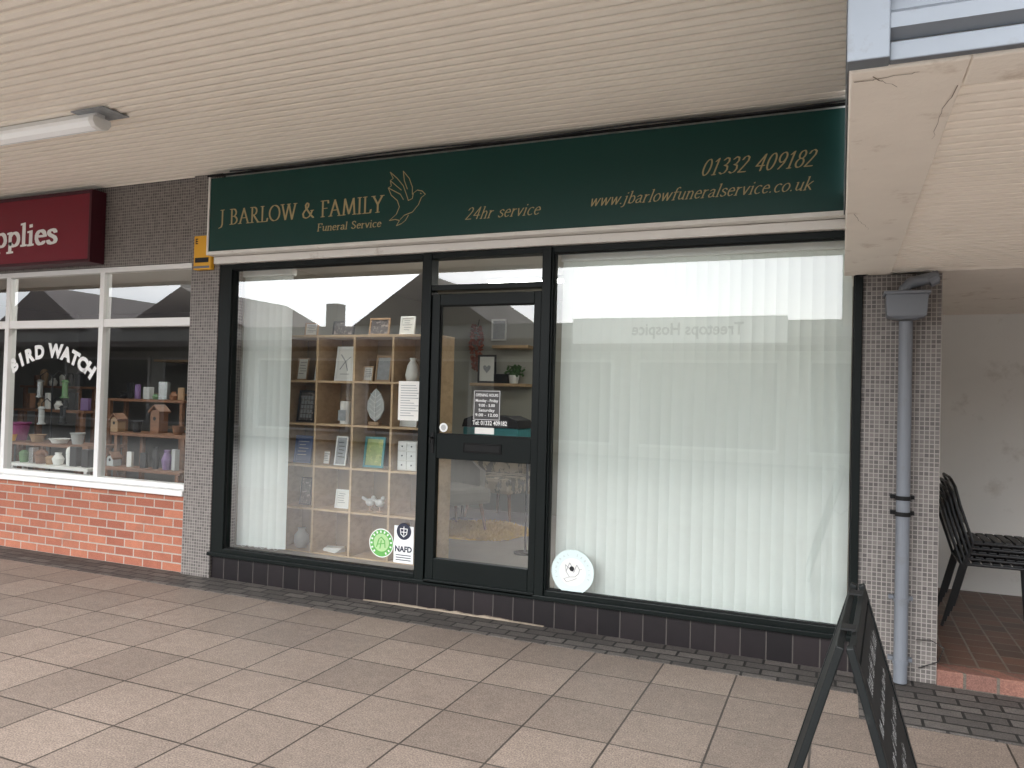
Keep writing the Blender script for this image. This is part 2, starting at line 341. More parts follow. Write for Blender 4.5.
# ------------------------------------------------------------------ key lines on the facade (y = 0)
XP0 = at(190,400).x; XP1 = at(218,400).x               # mosaic pillar left
XF0, XF0i = at(218,400).x, at(230,400).x               # frame left
XJ0, XJ1 = at(422,400).x, at(431,400).x                # left door jamb
XD1, XJ2 = at(541,400).x, at(550,400).x                # right door jamb
XR, XR1 = at(853,400).x, at(861,400).x                 # right frame
XE = at(940,450).x                                     # right pillar end
ZP = .20; ZT = at(490,251).z; ZTI = at(490,257).z; ZTR0 = at(490,284).z; ZTR1 = at(490,292).z
ZC = 3.37; ZS = 2.33; YC = -4.6; SY = -3.03; SX = .008; XW = -45
# ------------------------------------------------------------------ ground
struct(part(MB().box(-90, 70, -90, 90, -.25, -.03), 'ground', 'ground'))
struct(part(MB().box(-50, 14, -5.0, -.362, -.1, 0), 'pavement', 'pave'))
struct(part(MB().box(-50, 30, -15.9, -5.003, -.1, -.004), 'street', 'street'))  # unseen street, pale paving added to bounce light under the canopy
struct(part(MB().box(-50, XR1, -.36, .015, -.1, .003), 'sett_strip', 'sett'))
struct(part(MB().box(XR1+.001, 14, -.361, .015, -.1, .003).box(XR1+.001, 14, -.72, -.3615, 0, .006), 'sett_strip', 'sett'))
struct(part(MB().box(XE, 8, .12, 2.3, -.05, .088), 'passage_floor', 'quarry'))
struct(part(MB().box(XE, 8, -.02, .12, -.05, .092), 'passage_step', 'stepbrick', bev=.006))
# ------------------------------------------------------------------ funeral shop building
shop = thing('shop_building', 'dark framed shop front of the funeral service with blinds and shelving behind glass', 'shop', (XF0, 0, 0))
part(MB().box(XF0, XR1, -.012, .12, 0, ZP), 'plinth', 'plinth', shop, .003)
rn = random.Random(21); ca_, cb_ = at(365,600).x, at(545,620).x; mb = MB(); top = []; n_ = 26
for i in range(n_+1): top.append((ca_+(cb_-ca_)*i/n_, .010+.016*max(0, math.sin(math.pi*i/n_))*rn.uniform(.3, 1.1)))
mb.prism([(ca_, .0065)]+top+[(cb_, .0065)], 'y', -.03, -.0125); part(mb, 'cement_strip', 'cement', shop)
part(MB().box(XP0, XP1, -.035, .25, 0, ZC), 'pillar', 'mosaic', shop, .002)
part(MB().box(XR1, XE, .0, .45, 0, ZS), 'pillar', 'mosaic', shop, .002)
part(MB().box(XF0-.05, XR1, .0, .25, ZT+.002, ZC), 'lintel', 'trim', shop)
part(MB().box(XR1-.02, XE-.002, .452, 4.2, 0, ZS+.9).box(XP0+.02, XP1, .26, 4.2, 0, ZC).box(XP1, XR1-.02, 3.6, 3.8, 0, ZC), 'interior_wall', 'wall', shop)
part(MB().box(XP1, XR1-.02, .02, 3.6, ZP-.06, ZP-.003), 'interior_floor', 'floorwood', shop)
part(MB().box(XP1, XR1-.02, .26, 3.6, 2.72, 2.8), 'interior_ceiling', 'ceil', shop)
part(MB().box(XW, XE, .0, 5.5, ZC+.02, 3.9), 'roof', 'opproof', shop)
def ring(mb, x0, x1, z0, z1, t, ya, yb, tb=None, tt=None, tl=None, tr=None):
    tb = tb or t; tt = tt or t; tl = tl or t; tr = tr or t
    mb.box(x0, x0+tl, ya, yb, z0, z1).box(x1-tr, x1, ya, yb, z0, z1)
    mb.box(x0+tl, x1-tr, ya, yb, z0, z0+tb).box(x0+tl, x1-tr, ya, yb, z1-tt, z1); return mb
def pane(x0, x1, z0, z1, y, parent, mat='glass'):
    return part(MB().add([(x0,y,z0),(x1,y,z0),(x1,y,z1),(x0,y,z1)], [(0,1,2,3)]), 'pane', mat, parent, recalc=False)
FT = .05
zb = ZP+.055
w = part(ring(MB(), XF0, XJ0, ZP, ZT, FT, -.03, .06, .055, ZT-ZTI, XF0i-XF0, .012), 'window', 'frame', shop, .004)
pane(XF0i, XJ0-.012, zb, ZTI, .015, w, 'glassL')
part(ring(MB(), XF0i, XJ0-.012, zb, ZTI, .008, -.008, .0), 'gasket', 'rubber', w)
w = part(ring(MB(), XJ2, XR1, ZP, ZT, FT, -.03, .06, .055, ZT-ZTI, .012, XR1-XR), 'window', 'frame', shop, .004)
pane(XJ2+.012, XR, zb, ZTI, .015, w, 'glassR')
part(ring(MB(), XJ2+.012, XR, zb, ZTI, .008, -.008, .0), 'gasket', 'rubber', w)
part(MB().box(XF0-.02, XR1+.005, -.05, -.031, ZP-.012, ZP+.018), 'sill', 'frame', shop, .003)
df = part(MB().box(XJ0, XJ1, -.045, .06, ZP, ZT).box(XD1, XJ2, -.045, .06, ZP, ZT).box(XJ1, XD1, -.04, .06, ZTR0-.04, ZTR0).box(XJ1, XD1, -.04, .06, ZTI, ZT), 'door_frame', 'frame', shop, .004)
pane(XJ1, XD1, ZTR0, ZTI, .01, df)
# door leaf
dg0, dg1 = at(439.5,400).x, at(533.5,400).x
zd1, zu1, zu0, zl1, zl0 = ZTR1-.008, at(488,305).z, at(486,436).z, at(484,461).z, at(482,563).z
dm = MB().box(XJ1+.004, dg0, -.03, .02, ZP+.02, zd1).box(dg1, XD1-.004, -.03, .02, ZP+.02, zd1)
dm.box(dg0, dg1, -.03, .02, zu1, zd1).box(dg0, dg1, -.028, .02, zl1, zu0).box(dg0, dg1, -.03, .02, ZP+.02, zl0)
door = part(dm, 'door', 'frame', shop, .004)
pane(dg0, dg1, zu0, zu1, .0, door); pane(dg0, dg1, zl0, zl1, .0, door)
xm = (dg0+dg1)/2; zm = (zu0+zl1)/2
part(ring(MB(), xm-.15, xm+.15, zm-.035, zm+.035, .008, -.036, -.028).box(xm-.14, xm+.14, -.034, -.0285, zm-.026, zm+.026), 'letterbox', 'rubber', door, .002)
part(MB().tube([(dg0-.03,-.03,zm+.06),(dg0-.03,-.075,zm+.06),(dg0-.03,-.075,zm+.02)], .008).box(dg0-.045, dg0-.018, -.036, -.03, zm-.05, zm+.1), 'handle', 'rubber', door, .002)
part(MB().box(XJ1+.004, XD1-.004, -.05, -.031, ZP+.004, ZP+.03), 'threshold', 'frame', door, .002)
part(ring(MB(), dg0, dg1, zu0, zu1, .007, -.016, -.004), 'gasket', 'rubber', door)
# blinds
def blind(x0, x1, y, z0, z1, label, wd=.089, pitch=.074):
    t = thing('vertical_blind', label, 'blind', (x0, y, z0)); mb = MB(); ch = MB(); n = int((x1-x0)/pitch)
    for i in range(n+1):
        xc = x0+wd/2+i*(x1-x0-wd)/n; a = R(16+random.uniform(-5, 5)); sway = random.uniform(-.008, .008); zz = z0+random.uniform(-.004, .004)
        pr = []
        for k in range(5):
            u = (k/4-.5)*wd; bow = .006*(1-(2*k/4-1)**2)
            pr.append((xc+u*math.cos(a)-bow*math.sin(a), y+u*math.sin(a)-bow))
        vs = [(p[0], p[1], z1) for p in pr]+[(p[0]+sway, p[1], zz) for p in pr]
        mb.add(vs, [(k, k+1, k+6, k+5) for k in range(4)])
        mb.add([(p[0]+sway, p[1]-.0015, zz+(0 if j else .035)) for j in (0, 1) for p in pr], [(k, k+1, k+6, k+5) for k in range(4)])
        if i < n:
            xn = xc+(x1-x0-wd)/n
            ch.tube([(xc+(xn-xc)*q, y-.012, zz+.012-.022*math.sin(math.pi*q)) for q in (0,.25,.5,.75,1)], .0016, 4)
    part(mb, 'slats', 'blind', t, smooth=True); part(ch, 'chain', 'white', t)
    part(MB().box(x0-.01, x1+.01, y-.03, y+.035, z1, z1+.09), 'headrail', 'rail', t, .003)
zbl = at(700,612,.12).z
blind(XJ2+.03, XR-.01, .13, zbl, ZTI-.04, 'wide white vertical blind closed across the large right window')
blind(XF0i+.0, at(289,400,.14).x, .14, zb+.01, ZTI-.04, 'narrow white vertical blind at the left end of the shelving window')
# ------------------------------------------------------------------ main fascia sign
YS = -.13
sx0 = at(208,210,YS).x; sz1 = min(at(208,179,YS).z, ZC-.03); sz0 = at(430,237,YS).z; sx1 = XE
sgn = thing('fascia_sign', 'long dark green fascia sign with gold lettering and flying dove above the shop', 'sign', (sx0, YS, sz0))
part(MB().box(sx0+.02, sx1, YS, -.002, sz0, sz1), 'panel', 'sign', sgn, .004)
part(MB().box(sx0, sx0+.018, YS-.006, -.037, sz0-.03, sz1+.012).box(sx0+.018, sx1, YS-.006, -.002, sz0-.03, sz0-.002), 'trim', 'trim', sgn, .003)
part(MB().box(sx0-.01, sx1, YS-.012, YS+.01, sz1+.014, sz1+.026), 'top_trim', 'rubber', sgn)
part(MB().box(sx0+.01, XR1, -.06, -.002, ZT+.006, sz0-.034), 'lower_trim', 'trim', sgn, .004)
sp = wallpl(YS-.001)
def sline(px0, py0, px1, py1):
    a, b = at(px0, py0, YS), at(px1, py1, YS); return a.x, (a.z+b.z)/2, b.x-a.x
for nm, args, s, H, nb, an, th, sh_ in (
  ('lettering', (219,223,383,214.5), 'J BARLOW & FAMILY', .122, .125, .12, .3, 0),
  ('lettering', (317,231,381,227), 'Funeral Service', .056, .15, .15, .4, .12),
  ('lettering', (465,219.5,539,214.5), '24hr service', .082, .10, .3, .36, .38),
  ('lettering', (700,177,813,165), '01332 409182', .098, .10, .3, .36, .38),
  ('lettering', (589,207.5,811,188.5), 'www.jbarlowfuneralservice.co.uk', .078, .10, .3, .36, .38)):
    lt = MB(); x, z, wd = sline(*args); serif_text(lt, sp, s, x, z, H, wd, nb, an, th, sh_); part(lt, nm, 'gold', sgn)
em = MB()
dove = [[(389,219),(396,213),(399,206),(397,200),(391,195),(388,188)],[(388,188),(394,191),(400,194),(403,199)],
 [(388,188),(391,186),(390,181)],[(390,181),(396,186),(401,190)],[(390,181),(393,179),(390,173)],[(390,173),(397,179),(403,186),(406,194)],[(403,172),(404,181),(407,189)],
 [(403,172),(409,179),(412,187),(412,194)],[(406,194),(408,200),(412,198),(413,193),(417,190),(422,191),(425,194),(421,197),(418,204),(412,211),(404,214),(400,218)],
 [(389,219),(395,218),(399,219),(396,224)],[(396,224),(401,222),(405,219),(408,214)],[(420,193),(421,193.5)]]
for s in dove:
    q = [at(407+(a-407)*1.0+.5, 198+(b-198)*1.05+.5, YS) for a, b in s]; stroke(em, sp, [(p.x, p.z) for p in q], .0055, .6, .7)
part(em, 'emblem', 'gold', sgn)
tag(part(MB().tube([at(px, 178-.1137*(px-207)-4+1.2*math.sin(px/37), YS-.03) for px in range(230, 880, 14)], .006, 6), 'cable', 'cable'), 'black cable running along the top edge of the green sign', 'cable')
# ------------------------------------------------------------------ canopies
def boards(y0, y1, z, pitch, depth, wdt, bead=.0):
    P = []; y = y0
    while y < y1-.001:
        e = min(y+pitch, y1); P += [(y, z+depth), (y+wdt*.3, z+depth*.9), (y+wdt*.45, z), ((y+e)/2, z-bead), (e-wdt*.55, z), (e-wdt*.4, z+depth*.9)]; y = e
    return P
can = thing('walkway_canopy', 'cream boarded canopy soffit covering the walkway above the shops', 'canopy', (-6, 0, ZC))
part(MB().prism(boards(YC, -.0, ZC, .080, .018, .023, .006), 'x', XW, SX-.012, closed=False), 'soffit', 'soffit', can)
part(MB().box(XW, SX-.012, YC, 0, ZC+.025, ZC+.32), 'roof', 'opproof', can)
part(MB().box(XW, SX-.012, YC-.04, YC-.002, ZC-.06, ZC+.36), 'fascia', 'trim', can, .004)
c2 = thing('passage_canopy', 'lower white concrete canopy with corrugated metal edge over the right passage', 'canopy', (SX, 0, ZS))
BW = at(891,262).x
part(MB().box(SX, BW, SY, 0, ZS, ZS+.3).box(BW, 8, SY, SY+.16, ZS, ZS+.3).box(XR1-.06, BW, .001, .45, ZS+.002, ZS+.3), 'concrete_edge', 'slab', c2, .006)
part(MB().prism(boards(SY+.16, -.0, ZS+.02, .066, .013, .017, .004), 'x', BW, 8, closed=False), 'soffit', 'soffit2', c2)
part(MB().box(BW, 8, 0.001, 2.3, ZS+.012, ZS+.2), 'inner_ceiling', 'slab', c2)
part(MB().box(SX, 8, SY+.17, 2.3, ZS+.31, ZS+.5), 'roof', 'opproof', c2)
fl = PL((0,0,ZS-.0005), (1,0,0), (0,-1,0)); rnd = random.Random(11); crm = pm('crack_line', (.20,.15,.11), .9, .4, 30)  # thin dark colour for the crack lines
def crack(x, y, dx, dy, n, w0):
    ck = MB(); pts = [(x, -y)]
    for i in range(n):
        x += dx*(1+rnd.uniform(-.5,.5))+rnd.uniform(-.008,.008); y += dy*(1+rnd.uniform(-.5,.5))+rnd.uniform(-.01,.01); pts.append((x, -y))
    for i, (a, b) in enumerate(zip(pts, pts[1:])): stroke(ck, fl, [a, b], w0*(1-i/n*.7), rnd.uniform(0, 3), .5)
    part(ck, 'crack', crm, c2)
crack(SX+.01, SY+.05, .02, .001, 7, .0035); crack(SX+.05, SY+.03, .008, .014, 5, .003); crack(BW-.01, SY+.15, -.002, .05, 9, .002); crack(SX+.03, -1.6, .008, .04, 9, .0018)
fx = at(890,30,SY-.03).x
cor = []; zz = ZS+.055
while zz < ZS+1.3:
    cor += [(SY-.02, zz), (SY-.05, zz+.018), (SY-.05, zz+.052), (SY-.02, zz+.072)]; zz += .098
part(MB().prism(cor, 'x', fx-.01, 8, closed=False), 'corrugated_edge', 'metal', c2)
part(MB().box(SX-.008, fx, SY-.058, SY-.004, ZS+.004, ZS+1.3).box(SX-.010, SX-.002, SY-.003, -.25, ZS+.31, ZS+1.3).box(fx, 8, SY-.03, SY-.004, ZS+.006, ZS+.05), 'flashing', 'metal', c2, .003)
# ceiling light
ly = -1.4; lx = at(104,117,ly).x
la = thing('ceiling_light', 'white fluorescent batten light with clear cover fixed under the canopy', 'ceiling light', (lx-.75, ly, ZC))
part(MB().box(lx-1.5, lx-.03, ly-.035, ly+.035, ZC-.05, ZC-.008), 'housing', 'wframe', la, .004)
prof = [(ly-.06+.0, ZC-.05), (ly-.064, ZC-.075), (ly-.045, ZC-.105), (ly, ZC-.118), (ly+.045, ZC-.105), (ly+.064, ZC-.075), (ly+.06, ZC-.05)]
part(MB().prism(prof, 'x', lx-1.47, lx-.06), 'diffuser', 'lamp', la, smooth=False)
part(MB().prism([(ly-.066, ZC-.045), (ly-.07, ZC-.08), (ly-.047, ZC-.112), (ly, ZC-.124), (ly+.047, ZC-.112), (ly+.07, ZC-.08), (ly+.066, ZC-.045)], 'x', lx-.06, lx-.015), 'end_cap', 'wframe', la, .003)
part(MB().box(lx-.2, lx+.1, ly-.09, ly+.11, ZC-.016, ZC-.009), 'base_plate', 'greyprint', la)
# ------------------------------------------------------------------ left shop
zW1 = at(95,268).z; zW0 = at(95,484).z; xw1 = XP0-.002
xm1 = at(97,400).x; xm0 = at(3,400).x; bay = xm1-xm0; xL = xm0-bay-.03
ls = thing('shop_building', 'left neighbouring shop with white framed window above a red brick wall', 'shop', (xm0, 0, 0))
part(MB().box(XW, xw1, .0, .22, 0, zW0-.03), 'brick_wall', 'brick', ls)
part(MB().box(XW, xw1, .0, .22, zW1+.002, ZC), 'upper_wall', 'mosaic', ls)
part(MB().box(XW, xL, .001, .22, zW0-.03, zW1), 'side_wall', 'mosaic', ls)
zt0, zt1 = at(97,327).z, at(97,319).z
fm = MB(); tf = .05
ring(fm, xL, xw1, zW0+.02, zW1, .045, .01, .09)
for xx in (xm0, xm1): fm.box(xx-.028, xx+.028, .008, .09, zW0+.065, zW1-.045)
xs = [xL+.045, xm0-.028, xm0+.028, xm1-.028, xm1+.028, xw1-.045]
for i in (0, 2, 4): fm.box(xs[i], xs[i+1], .012, .088, zt0, zt1)
fr = part(fm, 'window', 'wframe', ls, .004)
for i in (0, 2, 4):
    pane(xs[i], xs[i+1], zW0+.065, zt0, .045, fr, 'glass2'); pane(xs[i], xs[i+1], zt1, zW1-.045, .035, fr, 'glassL')
part(MB().box(xL-.03, xw1, -.05, .09, zW0-.03, zW0+.018), 'sill', 'wframe', ls, .006)
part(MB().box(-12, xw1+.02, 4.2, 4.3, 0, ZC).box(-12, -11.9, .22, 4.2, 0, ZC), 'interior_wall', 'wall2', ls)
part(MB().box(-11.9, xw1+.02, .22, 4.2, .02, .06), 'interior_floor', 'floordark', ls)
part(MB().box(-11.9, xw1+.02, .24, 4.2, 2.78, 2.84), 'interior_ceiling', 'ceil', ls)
# left red sign
ry = -.14
rx1 = at(92,225,ry).x; rz1 = at(60,193,ry).z; rz0 = at(60,264,ry).z
rs = thing('shop_sign', 'maroon box sign with white lettering above the left shop window', 'sign', (rx1-1, ry, rz0))
part(MB().box(rx1-3.2, rx1-.03, ry, -.005, rz0+.03, rz1-.03), 'panel', 'red', rs)
part(ring(MB(), rx1-3.23, rx1, rz0, rz1, .03, ry-.012, -.002), 'frame', 'darkred', rs, .004)
b0 = at(56.5,243,ry); lt = MB(); Wd = b0.x-at(-31,248,ry).x
serif_text(lt, wallpl(ry-.002), 'Supplies', b0.x-Wd, b0.z, .205, Wd, .22, .1, .4)
part(lt, 'lettering', 'white', rs)
lt = MB(); gp = wallpl(.043)
for ch, px, py, a in (('B',16,369,30),('I',23,364,26),('R',31,360,17),('D',40,357,7),('W',55,356,-4),('A',65,359,-14),('T',73,363,-22),('C',80,368,-30),('H',87,374,-38)):
    p = at(px, py, .043); sans(lt, gp, ch, p.x, p.z-.01, .12, None, R(a), 'C', .06)
tag(part(lt, 'window_lettering', 'white'), 'arched white capital letters stuck on the left shop window pane', 'lettering')
# yellow alarm box
ax0, ax1 = at(196,250,-.06).x, at(213,250,-.06).x; az1, az0 = at(205,236,-.06).z, at(205,270,-.06).z
ab = thing('alarm_box', 'small yellow alarm box on the mosaic pillar at the left end of the green sign', 'alarm box', (ax0, -.06, az0))
part(MB().box(ax0, ax1, -.085, -.036, az0, az1), 'case', 'yellow', ab, .008)
lt = MB(); sans(lt, wallpl(-.0855), 'E', ax0+.02, az1-.07, .045, bold=.02); part(lt, 'lettering', 'black', ab)
part(MB().box(ax0+.02, ax1-.02, -.0875, -.086, az0+.06, az0+.1), 'panel', 'black', ab)
part(MB().box(ax0+.01, ax1-.01, -.0885, -.0852, az0+.012, az0+.03), 'strip', 'pipe', ab)
# ------------------------------------------------------------------ drainpipe
py_ = -.085; pxc = at(903,500,py_).x
dp = thing('drainpipe', 'grey plastic drainpipe with square hopper on the right mosaic pillar', 'drainpipe', (pxc, py_, 0))
hz1, hz0 = at(902,292,py_).z, at(902,318,py_).z
part(MB().tube([(pxc,py_,.012),(pxc,py_,hz0-.02)], .036, 20), 'pipe', 'pipe', dp, smooth=False)
part(MB().tube([(pxc-.01,py_,hz1-.02),(pxc-.01,py_,hz1+.015),(pxc+.02,py_-.0,hz1+.05),(pxc+.16,py_+.0,ZS-.03)], .032, 14).tube([(pxc+.11,py_,ZS-.055),(pxc+.15,py_,ZS-.035)], .04, 14), 'elbow', 'pipe', dp)
hb = MB()
hb.add([(pxc+sx*a, py_+sy*b, z) for z, a, b in ((hz0-.012,.044,.042),(hz0+.006,.10,.068),(hz1-.02,.108,.073)) for sx, sy in ((-1,-1),(1,-1),(1,1),(-1,1))],
  [(i*4+k, i*4+(k+1)%4, (i+1)*4+(k+1)%4, (i+1)*4+k) for i in range(2) for k in range(4)]+[(0,1,2,3),(8,9,10,11)])
hb.box(pxc-.118, pxc+.118, py_-.08, py_+.08, hz1-.02, hz1-.002); part(hb, 'hopper', 'pipe', dp, .004)
for pyy in (498, 514, 600, 662):
    zc = at(903, pyy, py_).z
    part(MB().tube([(pxc,py_,zc-.012),(pxc,py_,zc+.012)], .041, 18).box(pxc-.062, pxc+.062, py_+.045, -.001, zc-.01, zc+.01), 'bracket', 'rubber' if pyy < 550 else 'pipe', dp)
tag(part(MB().tube([at(851,262,-.02), at(853,274,-.02), at(862,276,-.03), at(880,270,-.03), at(900,268,-.03)], .005, 6), 'cable', 'cable'), 'short black cable looped under the corner of the low canopy', 'cable')
tag(part(MB().tube([at(916,640,-.02), at(930,640,-.03), at(944,648,-.04), at(938,662,-.03), at(918,668,-.02)], .003, 6), 'cable', 'cable'), 'thin loose wire curling off the foot of the right mosaic pillar', 'cable')
# ------------------------------------------------------------------ passage
pw = part(MB().box(XE, 8, 2.3, 2.45, 0, ZS+.3), 'passage_wall', 'pass_wall')
tag(pw, 'off-white plastered wall at the back of the right passage', 'wall')
def chair():
    t = thing('stacking_chair', '', 'chair', (0,0,0))
    for s in (-.21, .21):
        part(MB().tube([(-.11,s,0),(0,s,.43)], .010), 'leg', 'chairm', t); part(MB().tube([(.45,s,0),(.42,s,.43)], .010), 'leg', 'chairm', t)
    part(MB().tube([(0,-.21,.43),(.42,-.21,.43),(.42,.21,.43),(0,.21,.43),(0,-.21,.43)], .010), 'seat_frame', 'chairm', t)
    mb = MB()
    for i in range(7): mb.box(.01+i*.059, .01+i*.059+.045, -.2, .2, .437, .447)
    part(mb, 'seat', 'chairs', t)
    part(MB().tube([(0,-.21,.43),(-.035,-.21,.54),(-.08,-.21,.68),(-.11,-.21,.8),(-.135,-.19,.85),(-.14,-.15,.86),(-.14,.15,.86),(-.135,.19,.85),(-.11,.21,.8),(-.08,.21,.68),(-.035,.21,.54),(0,.21,.43)], .010), 'back_frame', 'chairm', t)
    mb = MB()
    for i in range(8):   # upright back slats
        yy = -.17+i*.0425; mb.add([(-.033,yy,.54),(-.033,yy+.030,.54),(-.118,yy+.030,.83),(-.118,yy,.83)], [(0,1,2,3)])
    part(mb, 'backrest', 'chairs', t); return t
p0 = onz(966, 628, .09); proto = chair()
lab = ['bottom black slatted chair of the stack in the right passage', 'second black slatted chair from the bottom of the passage stack', 'middle black slatted chair of the stack in the right passage', 'second black slatted chair from the top of the passage stack', 'topmost black slatted chair of the stack in the right passage']
for i in range(5):
    o = proto if i == 0 else copy_tree(proto)
    o.location = (p0.x-.035+i*.017, p0.y+.2, .088+i*.036); o['label'] = lab[i]; o['group'] = 'black chairs stacked in the right passage'
# ------------------------------------------------------------------ A-board
AH = 1.0; SPR = .29
A0, A1 = onz(845, 648, AH), onz(858, 583, AH)
rd = Vector((A1.x-A0.x, A1.y-A0.y, 0)); L = rd.length; rd.normalize(); sd = Vector((rd.y, -rd.x, 0))  # sd points right
mid = (A0+A1)/2; mid.z = 0
abd = thing('pavement_sign', 'folding black chalkboard pavement sign standing on the paving at the lower right', 'sign', mid)
SL = math.hypot(AH, SPR)-.006
for sgnm, nm in ((-1, 'left'), (1, 'right')):
    dn = (sd*sgnm*SPR + Vector((0,0,-AH))).normalized(); top = mid+Vector((0,0,AH))+sd*sgnm*.010
    nrm = (dn.cross(rd)*(1 if dn.cross(rd).z > 0 else -1)).normalized()
    rot = Matrix((rd, dn, nrm)).transposed()
    fb = MB(); fwd = .034
    fb.obox(top+dn*SL/2+rd*(L/2-fwd/2), (fwd, SL, .018), rot).obox(top+dn*SL/2-rd*(L/2-fwd/2), (fwd, SL, .018), rot)
    fb.obox(top+dn*(fwd/2+.01), (L-2*fwd, fwd, .017), rot).obox(top+dn*(SL-.14), (L-2*fwd, fwd, .017), rot)
    part(fb, 'frame', 'aboard', abd, .003)
    part(MB().obox(top+dn*(SL/2-.04), (L-2*fwd+.01, SL-.2, .010), rot), 'chalkboard', 'chalkb', abd)
    if sgnm == 1:
        pl = PL(top+nrm*.006, rd, -dn)
        if pl.N.dot(nrm) < 0: pl = PL(top+nrm*.006, -rd, -dn)
        cm = MB(); rnd = random.Random(3); v = -.14
        for row in range(8):
            u = -L/2+.08+rnd.uniform(0, .08); H = rnd.choice((.022,.03,.042)); end = L/2-.08-rnd.uniform(0, .18)
            while u < end:
                for k in range(rnd.randint(2, 6)):
                    if u > end: break
                    ww = H*.42; kind = rnd.randint(0, 4)
                    if kind == 0: st = [arc(u+ww/2, v+H*.35, ww*.45, H*.35, 0, 360, 9)]
                    elif kind == 1: st = [[(u, v), (u, v+H)], arc(u+ww*.4, v+H*.3, ww*.4, H*.3, 140, -140, 7)]
                    elif kind == 2: st = [[(u, v), (u, v+H*.62)], [(u, v+H*.4), (u+ww*.5, v+H*.62), (u+ww*.9, v+H*.5), (u+ww*.9, v)]]
                    elif kind == 3: st = [[(u, v), (u+ww*.1, v+H)]]; ww *= .5
                    else: st = [arc(u+ww/2, v+H*.35, ww*.45, H*.35, 40, 320, 8)]
                    for s_ in st: stroke(cm, pl, s_, .003, .4, .7)
                    u += ww*1.25
                u += .03
            v -= H+rnd.uniform(.035, .075)
        part(cm, 'lettering', 'chalk', abd)
for q in (-.2, .2): part(MB().obox(mid+Vector((0,0,AH+.005))+rd*q, (.05,.034,.005), Matrix((rd, sd, Vector((0,0,1)))).transposed()), 'hinge', 'rubber', abd)
s0 = mid-rd*(L/2-.03); k_ = SPR*.36
part(MB().tube([s0+sd*-k_+Vector((0,0,.64)), s0+sd*-.05+Vector((0,0,.56)), s0+Vector((0,0,.53)), s0+sd*.05+Vector((0,0,.57)), s0+sd*k_+Vector((0,0,.64))], .005, 6), 'strap', 'rubber', abd)
# ------------------------------------------------------------------ cube shelving + items
SYF = .42; sh0, sh1 = at(279,440,SYF).x, at(431,440,SYF).x; cw = (sh1-sh0)/4
zr = [at(352, q, SYF).z for q in (337, 381, 425, 468, 512, 557)]
sh = thing('cube_shelving', 'light oak cube shelving unit filled with keepsakes in the left window', 'shelving unit', (sh0, SYF, zr[5]))
for i in range(5): part(MB().box(sh0+i*cw-.010, sh0+i*cw+.010, SYF, SYF+.34, ZP, zr[0]-.001), 'upright', 'oak', sh, .002)
for j, z in enumerate(zr):
    part(MB().box(sh0-.012 if j == 0 else sh0+.010, sh1+.012 if j == 0 else sh1-.010, SYF+.003, SYF+.338, z-.018 if j else z-.001, z if j else z+.02), 'shelf', 'oak', sh, .002)
part(MB().box(sh0, sh1, SYF+.341, SYF+.35, ZP, zr[0]), 'back_panel', 'oakd', sh)
def cell(px, r): return at(px, 430, SYF+.12).x, SYF+.12, (zr[r+1] if r >= 0 else zr[0]+.02)
def picframe(px, r, w, h, pic, label, fmat='palewood', lean=8, y=None, name='picture_frame', cat='picture frame', xz=None):
    x, yy, z = xz if xz else cell(px, r); z += .001
    t = thing(name, label, cat, (x, yy, z)); rot = Matrix.Rotation(R(-lean), 3, 'X')
    cen = Vector((x, yy, z))+rot @ Vector((0, 0, h/2)); b = min(w, h)*.1
    f = MB()
    for dx, dz, sx, sz in ((-w/2+b/2,0,b,h),(w/2-b/2,0,b,h),(0,h/2-b/2,w-2*b,b),(0,-h/2+b/2,w-2*b,b)): f.obox(cen+rot@Vector((dx,0,dz)), (sx,.016,sz), rot)
    part(f, 'frame', fmat, t, .002); part(MB().obox(cen+rot@Vector((0,.002,0)), (w-2*b,.006,h-2*b), rot), 'picture', pic, t)
    q = MB(); pl = PL(cen+rot@Vector((0,-.002,0)), (1,0,0), rot@Vector((0,0,1))); return t, q, pl
def sketch(t, q, pl, w, h, seed, mat='greyprint'):
    rn = random.Random(seed)
    for k in range(5): z_ = h*(.28-.12*k); stroke(q, pl, [(-w*rn.uniform(.2,.34), z_), (w*rn.uniform(.1,.34), z_+rn.uniform(-.004,.004))], .006, .3, .6)
    part(q, 'drawing', mat, t)
sketch(*picframe(300, 0, .12, .2, 'paper', 'small certificate frame at the left end of the top shelf row'), .12, .2, 1)
sketch(*picframe(318, 0, .11, .14, 'paper', 'little pale card beside the certificate in the top shelf row', 'white'), .11, .14, 2)
t, q, pl = picframe(342, 0, .19, .30, 'paper', 'white plaque with a grey dove drawing in the top shelf row', 'white')
for s in ([(-.05,-.05),(0,.02),(.05,.06)], [(-.05,.08),(0,.02),(.03,-.06)], [(-.04,-.09),(.05,-.09)]): stroke(q, pl, s, .01)
part(q, 'drawing', 'greyprint', t)
picframe(381, 0, .15, .22, 'greyprint', 'small grey photo frame at the right of the top shelf row')
sketch(*picframe(366, 0, .1, .13, 'paper', 'tiny white prayer card near the middle of the top shelf row', 'oak'), .1, .13, 3)
picframe(340, -1, .22, .13, 'photo', 'low dark photo frame on top of the shelving', 'black')
picframe(376, -1, .2, .15, 'photo', 'second dark photo frame on top of the shelving, nearer the door', 'palewood')
sketch(*picframe(404, -1, .14, .16, 'paper', 'pale card frame on top of the shelving nearest the door', 'white'), .14, .16, 4)
sketch(*picframe(308, -1, .14, .12, 'paper', 'small cream card on top of the shelving at its left end', 'palewood'), .14, .12, 5)
t, q, pl = picframe(305, 1, .19, .28, 'photo', 'dark photo collage frame in the second shelf row', 'black')
